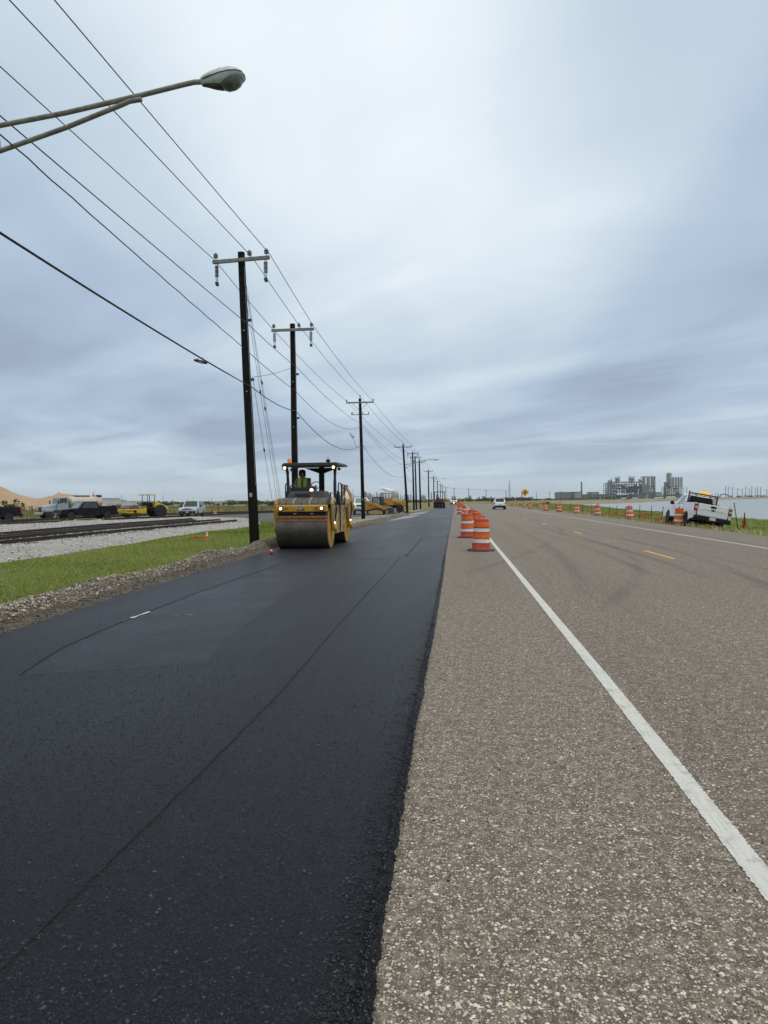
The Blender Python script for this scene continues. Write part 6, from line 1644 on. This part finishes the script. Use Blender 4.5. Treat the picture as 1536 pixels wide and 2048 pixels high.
for px0, px1, py0, py1, mm in ((1258, 1276, 978, 985, steel_b), (1230, 1252, 970, 972.5, shed_l), (1262, 1282, 973, 978, steel_b), (1266, 1292, 988, 998, conc), (1218, 1228, 989, 999, conc), (1236, 1258, 990, 999, steel_b), (1284, 1295, 967, 988, silo_m)):
    m_ = MB(); m_.box(*pl_box(px0, px1, py0, py1, PY + 5, PY + 22)); sub(m_).build('deck_house', mm, t)
for px0, px1, py0 in ((1233, 1238, 956), (1260.5, 1267, 955.5), (1280, 1283, 960), (1219, 1222, 962)):
    m_ = MB(); m_.box(*pl_box(px0, px1, py0, 966, PY + 6, PY + 12)); sub(m_).build('lift_tower', silo_m, t)
    m_ = MB(); frame_(m_, px0 - 0.4, px1 + 2, py0 - 2.2, 965, 1, 2, PY + 5, PY + 13, 0.35, 0); tag(sub(m_).build('tower_frame', steel_g, t), kind='stuff')
m_ = MB(); a = at(1223.5, 966, PY + 4); m_.cyl(a, at(1223.5, 954.5, PY + 4), 0.3, n=6); sub(m_).build('vent_mast', steel_b, t)
def silo(parent, px0, px1, py0, py1, Y, org):
    a = at(px0, py1, Y); b_ = at(px1, py0, Y); r = (b_.x - a.x) / 2; x = (a.x + b_.x) / 2 - org.x
    return MB().lathe([(0.3 * r, a.z - r * 0.9), (r, a.z), (r, b_.z - r * 0.35), (0.75 * r, b_.z - r * 0.1), (0.2 * r, b_.z)], 20, Matrix.Translation((x, Y - org.y, 0))).build('silo', silo_m, parent, smooth=True, angle=35)
t = thing('silo_tower', 'four tall grey silos on an open steel stand beside the process structure', 'silo block', (at(1298, 998, PY).x, PY + 4, 0))
T0 = t.location.copy()
for px0, px1 in ((1285, 1291), (1293.5, 1299.8), (1301.5, 1308)): silo(t, px0, px1, 953.5, 971.5, PY + 10, T0)
m_ = MB(); m_.box(*pl_box(1308.4, 1311, 953, 998, PY + 8, PY + 12)); sub(m_).build('stair_tower', shed_l, t)
m_ = MB(); frame_(m_, 1296, 1309, 971.5, 999, 4, 5, PY + 4, PY + 16, 0.42, 0.35); sub(m_).build('steel_stand', steel_g, t)
m_ = MB(); frame_(m_, 1285, 1310, 952.6, 955, 7, 1, PY + 5, PY + 15, 0.25, 0); sub(m_).build('top_walkway', steel_g, t)
t = thing('silo_tower', 'grey silo row with one taller tank on a steel lattice, standing apart', 'silo block', (at(1350, 997, PY).x, PY + 4, 0))
T0 = t.location.copy()
silo(t, 1333, 1343, 945, 973, PY + 12, T0)
for j in range(5): silo(t, 1338.2 + j * 5.6, 1342.6 + j * 5.6, 954, 972.5, PY + 8, T0)
m_ = MB(); frame_(m_, 1332, 1366, 973, 998, 9, 6, PY + 4, PY + 22, 0.42, 0.35); sub(m_).build('steel_stand', steel_g, t)
m_ = MB(); m_.box(*pl_box(1331, 1333.2, 964, 998, PY + 6, PY + 12)); sub(m_).build('stair_tower', steel_g, t)
for j in range(14):
    px = pr_r.uniform(1333, 1360); py = pr_r.uniform(975, 993); m_ = MB(); m_.box(*pl_box(px, px + pr_r.uniform(2, 6), py, py + pr_r.uniform(1.5, 3.5), PY + 8, PY + 16)); sub(m_).build('equipment_box', (steel_b, conc)[j % 2], t)
m_ = MB(); m_.box(*pl_box(1329.5, 1367, 988, 998.5, PY + 10, PY + 20)); sub(m_).build('base_block', conc, t)
def shed(px0, px1, py0, py1, Y, mm, label, name='industrial_shed', rm=None, wins=0):
    t = thing(name, label, 'building', (at((px0 + px1) / 2, py1, Y).x, Y, 0)); o_ = t.location.copy()
    c_, s_ = pl_box(px0, px1, py0, py1, Y, Y + 30)
    z1 = c_[2] + s_[2] / 2; zb = -0.5
    MB().box((c_[0] - o_.x, 15, (z1 + zb) / 2), (s_[0], 30, z1 - zb)).build('wall', mm, t)
    MB().box((c_[0] - o_.x, 15, z1 + 0.2), (s_[0] + 0.8, 30.8, 0.4)).build('roof', rm or steel_g, t)
    for j in range(wins):
        MB().box((c_[0] - o_.x - s_[0] / 2 + s_[0] * (j + 0.5) / wins, -0.04, z1 * 0.45), (s_[0] / wins * 0.45, 0.12, z1 * 0.25)).build('window', glass, t)
    return t
shed(1116, 1151, 984.5, 1000, 870, shed_m, 'long dark grey-green industrial shed beside the slim chimney'); shed(1150, 1163, 984, 1000, 866, shed_l, 'pale square-ended building joined to the dark grey-green shed'); shed(1163, 1232, 988.5, 1000, 885, shed_m, 'low grey plant building stretching to the process structure', wins=9); shed(1182, 1198, 984.5, 990, 893, conc, 'small raised grey block on the low plant building'); shed(1311, 1323, 985, 998, 905, shed_l, 'small pale plant building between the two silo blocks', wins=3)
a = at(1167.3, 990, 880); b_ = at(1167.3, 964.5, 880)
t = thing('chimney', 'slim tall grey chimney behind the low plant sheds', 'chimney', (a.x, 895, 0))
MB().cyl((0, 0, 0), (0, 0, b_.z), 1.15, 0.85, 12).build('stack', steel_g, t, smooth=True); MB().cyl((0, 0, b_.z - 0.01), (0, 0, b_.z + 0.8), 0.95, n=12).build('stack_cap', steel_b, t)
for px, py in ((1337, 995.5), (1346, 995)):
    a = at(px, py, 840); o = MB().lathe([(3.6, 0), (3.4, 1.2), (2.4, 2.4), (0.3, 3.0)], 16, Matrix.Translation((a.x, 840, 0.2))).build('storage_dome', shed_l, smooth=True); tag(o, 'low pale dome at the foot of the separate silo row', 'dome', 'storage domes')
for j, (px, Y) in enumerate(((1247, 780), (1270, 790), (1314, 800), (1322, 805))):
    a = at(px, 997.5, Y); o_ = thing('parked_car', 'tiny white vehicle parked in front of the plant', 'car', (a.x, Y, float(height(a.x, Y))), group='white vehicles at the plant')
    MB().box((0, 0, 0.9), (5, 2, 1.0)).build('body', w_paint, o_, bevel=0.2); MB().box((0.2, 0, 1.7), (2.6, 1.8, 0.7), taper=(0.7, 0.85)).build('cabin', glass, o_)
# transmission line across the bay
tm = mat('transmission_steel', (0.17, 0.20, 0.24), 0.6, var=0.15, scale=0.5)
tp_ = [(1373, 975), (1451, 972), (1456.5, 972.5), (1465, 974), (1475, 976), (1484, 977), (1491.5, 972), (1498.5, 978), (1503.5, 971), (1510.5, 975), (1515, 974), (1521, 974.5), (1533, 978)]
for px, py in tp_:
    b_ = at(px, py, 1500); zb = float(height(b_.x, 1500))
    t = thing('transmission_pole', 'tall slim steel transmission pole on the far shore', 'transmission pole', (b_.x, 1500, zb), group='transmission poles across the bay')
    MB().cyl((0, 0, -0.5), (0, 0, b_.z - zb), 0.75, 0.4, 8).build('pole_shaft', tm, t)
    for j in range(3): MB().box((1.2, 0, (b_.z - zb) * (0.97 - 0.12 * j)), (3.0, 0.3, 0.3)).build('crossarm', tm, t)
for px in (1385, 1391, 1397, 1403, 1411, 1418, 1424, 1431, 1436, 1441):
    b_ = at(px, pr_r.uniform(984.5, 988), 1700); t = thing('transmission_pole', 'small distant transmission pole beyond the bay', 'transmission pole', (b_.x, 1700, 0.4), group='distant transmission poles')
    MB().cyl((0, 0, -1), (0, 0, b_.z - 0.4), 0.55, 0.4, 6).build('pole_shaft', tm, t); MB().box((0, 0, b_.z - 2), (3.2, 0.4, 0.4)).build('crossarm', tm, t)
for q_, dz in enumerate((0.6, 4.0)):
    P = [at(px, py, 1500) - Vector((0, 0, dz)) for px, py in sorted(tp_[1:])]; pts = []
    for a, b2 in zip(P, P[1:]): sp = span(a, b2, 0.8, 5); pts += sp if not pts else sp[1:]
    tag(MB().tube(pts, 0.09, 4).build('transmission_wire', tm), ('upper' if q_ == 0 else 'lower') + ' wire strung along the transmission poles across the bay', 'wire')
a = at(1448, 994, 1300)
tag(MB().tube([(a.x + 7.5 * math.cos(s), 1300, 0.3 + 6.2 * math.sin(s)) for s in np.linspace(R(35), R(180), 14)], 0.9, 8).build('curved_conveyor', steel_b), 'dark arched conveyor hood on the far shore beside the transmission poles', 'conveyor')
# lattice radio mast
a = at(1019, 1000, 620); b_ = at(1019.6, 962, 620); hm_ = b_.z
t = thing('radio_mast', 'slender grey lattice radio mast above the tree line', 'radio mast', (a.x, 620, 0))
m_ = MB(); foot = [(-1.1, -0.6), (1.1, -0.6), (0, 1.2)]
lv = [(1 - j / 12) ** 1.0 * 0.85 + 0.15 for j in range(13)]
for x, y in foot: m_.cyl((x, y, 0), (x * 0.15, y * 0.15, hm_), 0.14, 0.10, 5)
for j in range(12):
    z0_, z1_ = hm_ * j / 12, hm_ * (j + 1) / 12
    for q_ in range(3):
        f0, f1 = foot[q_], foot[(q_ + 1) % 3]; m_.cyl((f0[0] * lv[j], f0[1] * lv[j], z0_), (f1[0] * lv[j + 1], f1[1] * lv[j + 1], z1_), 0.06, n=4)
m_.build('lattice', mat('mast_grey', (0.27, 0.30, 0.33), 0.6), t)

# ------------------------------------------------------------------ refinery skyline on the left and steam
ref_m = mat('refinery_grey', (0.26, 0.28, 0.30), 0.7, var=0.25, scale=0.05)
rr = random.Random(11)
spec = [(702.5, 985, 1.3), (705, 978, 0.5), (707.5, 988, 1), (729.5, 983, 3.2), (732, 984, 2.5), (738, 985.5, 1.5), (741.5, 987, 2.0), (745, 990, 1.2), (753.5, 984, 1.3), (755.5, 987, 1), (759.5, 987, 1), (762, 986, 2), (764, 985, 2), (767, 989, 1), (770.5, 984, 1.6), (773, 990, 1), (776.5, 991, 1), (782.5, 990.5, 1), (785.5, 983, 0.9), (788, 984, 2), (795, 984, 1), (796.5, 988, 1.5), (801.5, 988.5, 1), (804.5, 991, 1), (810, 988, 1.6), (813, 990, 1), (816, 989.5, 2), (821.5, 988, 1.2), (826, 992, 1.5), (843.5, 990, 1.5), (847, 991, 2), (850, 991, 1.5), (863, 984, 1.2), (846, 988.5, 0.8), (735.5, 988, 1.2), (749, 988, 1), (779.5, 988, 1.4), (791.5, 989, 1.6), (243.5, 989, 0.7), (326, 988.5, 0.7), (423, 998, 0.8), (375, 996, 0.5), (967, 992, 2.6), (940, 991, 2.2), (959, 993, 1), (982, 992, 1.2)]
for px, py, rad_ in spec:
    Y = 2000 + rr.uniform(-120, 220); b_ = at(px, py, Y)
    left_ = px < 500; mid_ = px > 930
    lab_ = ('lone thin hazy mast on the skyline beyond the parked trucks' if left_ else 'small hazy refinery column on the skyline beside the radio mast' if mid_ else 'broad hazy refinery column ringed with platforms beyond the trees' if rad_ > 1.1 else 'needle-thin plain refinery stack on the skyline beyond the trees')
    t = thing('refinery_tower', lab_, 'refinery tower', (b_.x, Y, 0), group='skyline masts left' if left_ else 'skyline columns by the mast' if mid_ else 'broad refinery columns' if rad_ > 1.1 else 'thin refinery stacks')
    h_ = b_.z
    MB().cyl((0, 0, 0), (0, 0, h_ * 0.55), rad_ * 1.5, rad_ * 1.5, 10).build('lower_shell', ref_m, t, smooth=True); MB().cyl((0, 0, h_ * 0.55), (0, 0, h_), rad_ * 1.15, rad_ * 0.9, 10).build('upper_shell', ref_m, t, smooth=True)
    if rad_ > 1.1:
        for q_ in (0.35, 0.62, 0.85): MB().cyl((0, 0, h_ * q_), (0, 0, h_ * q_ + 0.8), rad_ * 2.0, n=10).build('platform', ref_m, t)
m_ = MB(); prs = [(794, 983.5, 1.0), (790, 982.5, 2.2), (786, 981.5, 2.6), (782, 981, 2.6), (778, 980.5, 2.8), (774.5, 979.5, 2.8), (771, 979.5, 2.6), (768.5, 978, 2.4), (765.5, 977, 2.2), (763, 976.5, 1.6), (776, 979, 2), (768, 976.5, 1.6)]
for px, py, s in prs:
    c_ = at(px, py, 2050)
    for q_ in range(7):
        d_ = Vector((rr.gauss(0, 1.9), rr.gauss(0, 2), rr.gauss(0, 0.85))) * s * 0.55; r_ = s * rr.uniform(0.7, 1.3)
        prf = [(max(0.05, r_ * math.sin(a) * 1.25), -r_ * math.cos(a)) for a in np.linspace(0.05, math.pi - 0.05, 9)]
        m_.lathe(prf, 12, Matrix.Translation(c_ + d_))
tag(m_.build('steam_plume', mat('steam_white', (0.88, 0.89, 0.9), 1.0, var=0.03, spec=0.0), smooth=True, angle=180), 'white plume of steam drifting left above the refinery columns', 'steam plume')
pale_b = mat('pale_building', (0.55, 0.56, 0.56), 0.7, var=0.1, scale=0.05)
for px0, px1, py0, py1, Y, lb_ in ((105, 205, 997, 1012, 560, 'long low white warehouse behind the cream tanker'), (198, 226, 1000.5, 1012, 700, 'hazy white industrial block right of the long white warehouse'), (222, 252, 1003, 1010, 900, 'low white storage building left of the soil compactor canopy'), (440, 488, 1002.0, 1007, 1000, 'long white building on the horizon right of the pale SUV'), (253, 284, 1002.3, 1008, 1100, 'pale pipe rack building behind the soil compactor'), (362, 440, 1003, 1007, 1150, 'thin pale building line behind the pale SUV'), (726, 750, 998, 1004, 1500, 'pale low building at the foot of the refinery columns'), (830, 870, 999, 1003, 1600, 'pale hall at the right end of the refinery columns'), (1115, 1118, 990, 1000, 860, None)):
    if lb_: shed(px0, px1, py0, py1, Y, pale_b, lb_, 'warehouse', pale_b, wins=int((px1 - px0) / 6))

# ------------------------------------------------------------------ trees and bushes
def leaf_cloud(centres, radii, per, size, tone_c):
    C = np.repeat(np.array(centres), per, 0); Rr = np.repeat(np.array(radii), per, 0); n = len(C)
    d = rng.normal(0, 1, (n, 3)); d /= np.linalg.norm(d, axis=1)[:, None]
    P = C + d * Rr * (rng.random(n) ** 0.45)[:, None]
    a = rng.normal(0, 1, (n, 3)); b_ = rng.normal(0, 1, (n, 3))
    a /= np.linalg.norm(a, axis=1)[:, None]; b_ /= np.linalg.norm(b_, axis=1)[:, None]
    s = (size * rng.uniform(0.6, 1.4, n))[:, None]
    V = np.stack([P - a * s, P + b_ * s * 0.8, P + a * s, P - b_ * s * 0.8], 1).reshape(-1, 3)
    F = np.arange(n * 4).reshape(-1, 4)
    tn = np.clip(np.repeat(np.array(tone_c), per) + rng.normal(0, 0.2, n), 0, 1)
    return V, F, np.repeat(tn, 4)
def treeline(px0, px1, hpx, Y0, Y1, n, label_mt='leaf', per=70, z0=0.0, skew=0.0):
    C, Rd, T = [], [], []
    for i in range(n):
        px = rng.uniform(px0, px1); Y = rng.uniform(Y0, Y1); x = at(px, 1000, Y).x
        h_ = hpx * Y / FPX * rng.uniform(0.55, 1.1); w_ = h_ * rng.uniform(0.6, 1.3); tn = rng.uniform(0.1, 0.85)
        for k_ in range(4):
            C.append((x + rng.normal(0, w_ * 0.5), Y + rng.normal(0, w_ * 0.3), z0 + h_ * rng.uniform(0.25, 0.78))); Rd.append((w_ * rng.uniform(0.3, 0.55), w_ * 0.45, h_ * rng.uniform(0.18, 0.30))); T.append(tn + rng.normal(0, 0.1))
    V, F, T_ = leaf_cloud(C, Rd, per, hpx * (Y0 + Y1) / 2 / FPX * 0.075, T)
    return tag(npmesh('tree_line', V, F, label_mt, T_), kind='stuff')
treeline(280, 560, 12, 330, 420, 60, per=60); treeline(540, 566, 16, 200, 260, 6, per=80); treeline(600, 925, 9, 380, 470, 90, per=50); treeline(905, 1062, 9.5, 480, 560, 70, per=50); treeline(1045, 1232, 5.5, 620, 740, 70, per=45); treeline(1455, 1600, 4.5, 1250, 1350, 45, per=40, z0=0.3); treeline(-40, 300, 7, 300, 380, 60, 'dry_leaf', per=45); treeline(1230, 1345, 3.0, 840, 880, 26, per=30)
treeline(330, 560, 7, 150, 240, 50, 'dry_leaf', per=50)
stem_m = mat('twig', (0.10, 0.075, 0.05), 0.9)
for j, (px, py, Y, h_, mt_, lb_) in enumerate(((12, 1022, 105, 2.9, 'leaf', 'dense green bush beside the black pickup tail light'), (24, 1021, 112, 2.0, 'leaf', 'smaller green bush tucked right of the dense bush by the sand hill'), (42, 1023, 118, 2.6, 'dry_leaf', 'sparse twiggy brown bush in front of the tall sand hill'), (66, 1021, 130, 1.8, 'dry_leaf', 'low dry bush between the sparse bush and the tanker cab'), (232, 1022, 135, 1.9, 'leaf', 'small green bush between black pickup bed and yellow compactor'), (243, 1024, 120, 1.3, 'dry_leaf', 'low dry bush beside the compactor drum'))):
    b_ = at(px, py, Y); z = float(height(b_.x, Y)); t = thing('bush', lb_, 'bush', (b_.x, Y, z))
    sparse = 'sparse' in lb_
    C = [(rng.normal(0, h_ * 0.28), rng.normal(0, h_ * 0.2), h_ * rng.uniform(0.3, 0.85)) for q_ in range(14)]
    V, F, T_ = leaf_cloud(C, [(h_ * 0.2, h_ * 0.2, h_ * 0.16)] * 14, 10 if sparse else 55, h_ * 0.045, rng.uniform(0.2, 0.9, 14))
    npmesh('foliage', V, F, mt_, T_, parent=t)
    m_ = MB()
    for c_ in C: m_.tube([(0, 0, -0.1), Vector(c_) * 0.5 + Vector((0.05, 0, 0.1)), c_], [0.04, 0.025, 0.01], 4)
    m_.build('stems', stem_m, t)
# ------------------------------------------------------------------ air: even haze round the whole scene
mt = bpy.data.materials.new('haze_air'); mt.use_nodes = True
t_ = mt.node_tree; t_.nodes.clear()
vo = t_.nodes.new('ShaderNodeVolumePrincipled'); oo = t_.nodes.new('ShaderNodeOutputMaterial')
vo.inputs['Color'].default_value = (0.95, 0.98, 1.0, 1); vo.inputs['Density'].default_value = 0.00009
t_.links.new(vo.outputs[0], oo.inputs['Volume'])
hz_ = MB().box((0, 4600, 44), (13600, 9800, 96)).build('haze', mt)
tag(hz_, kind='stuff')
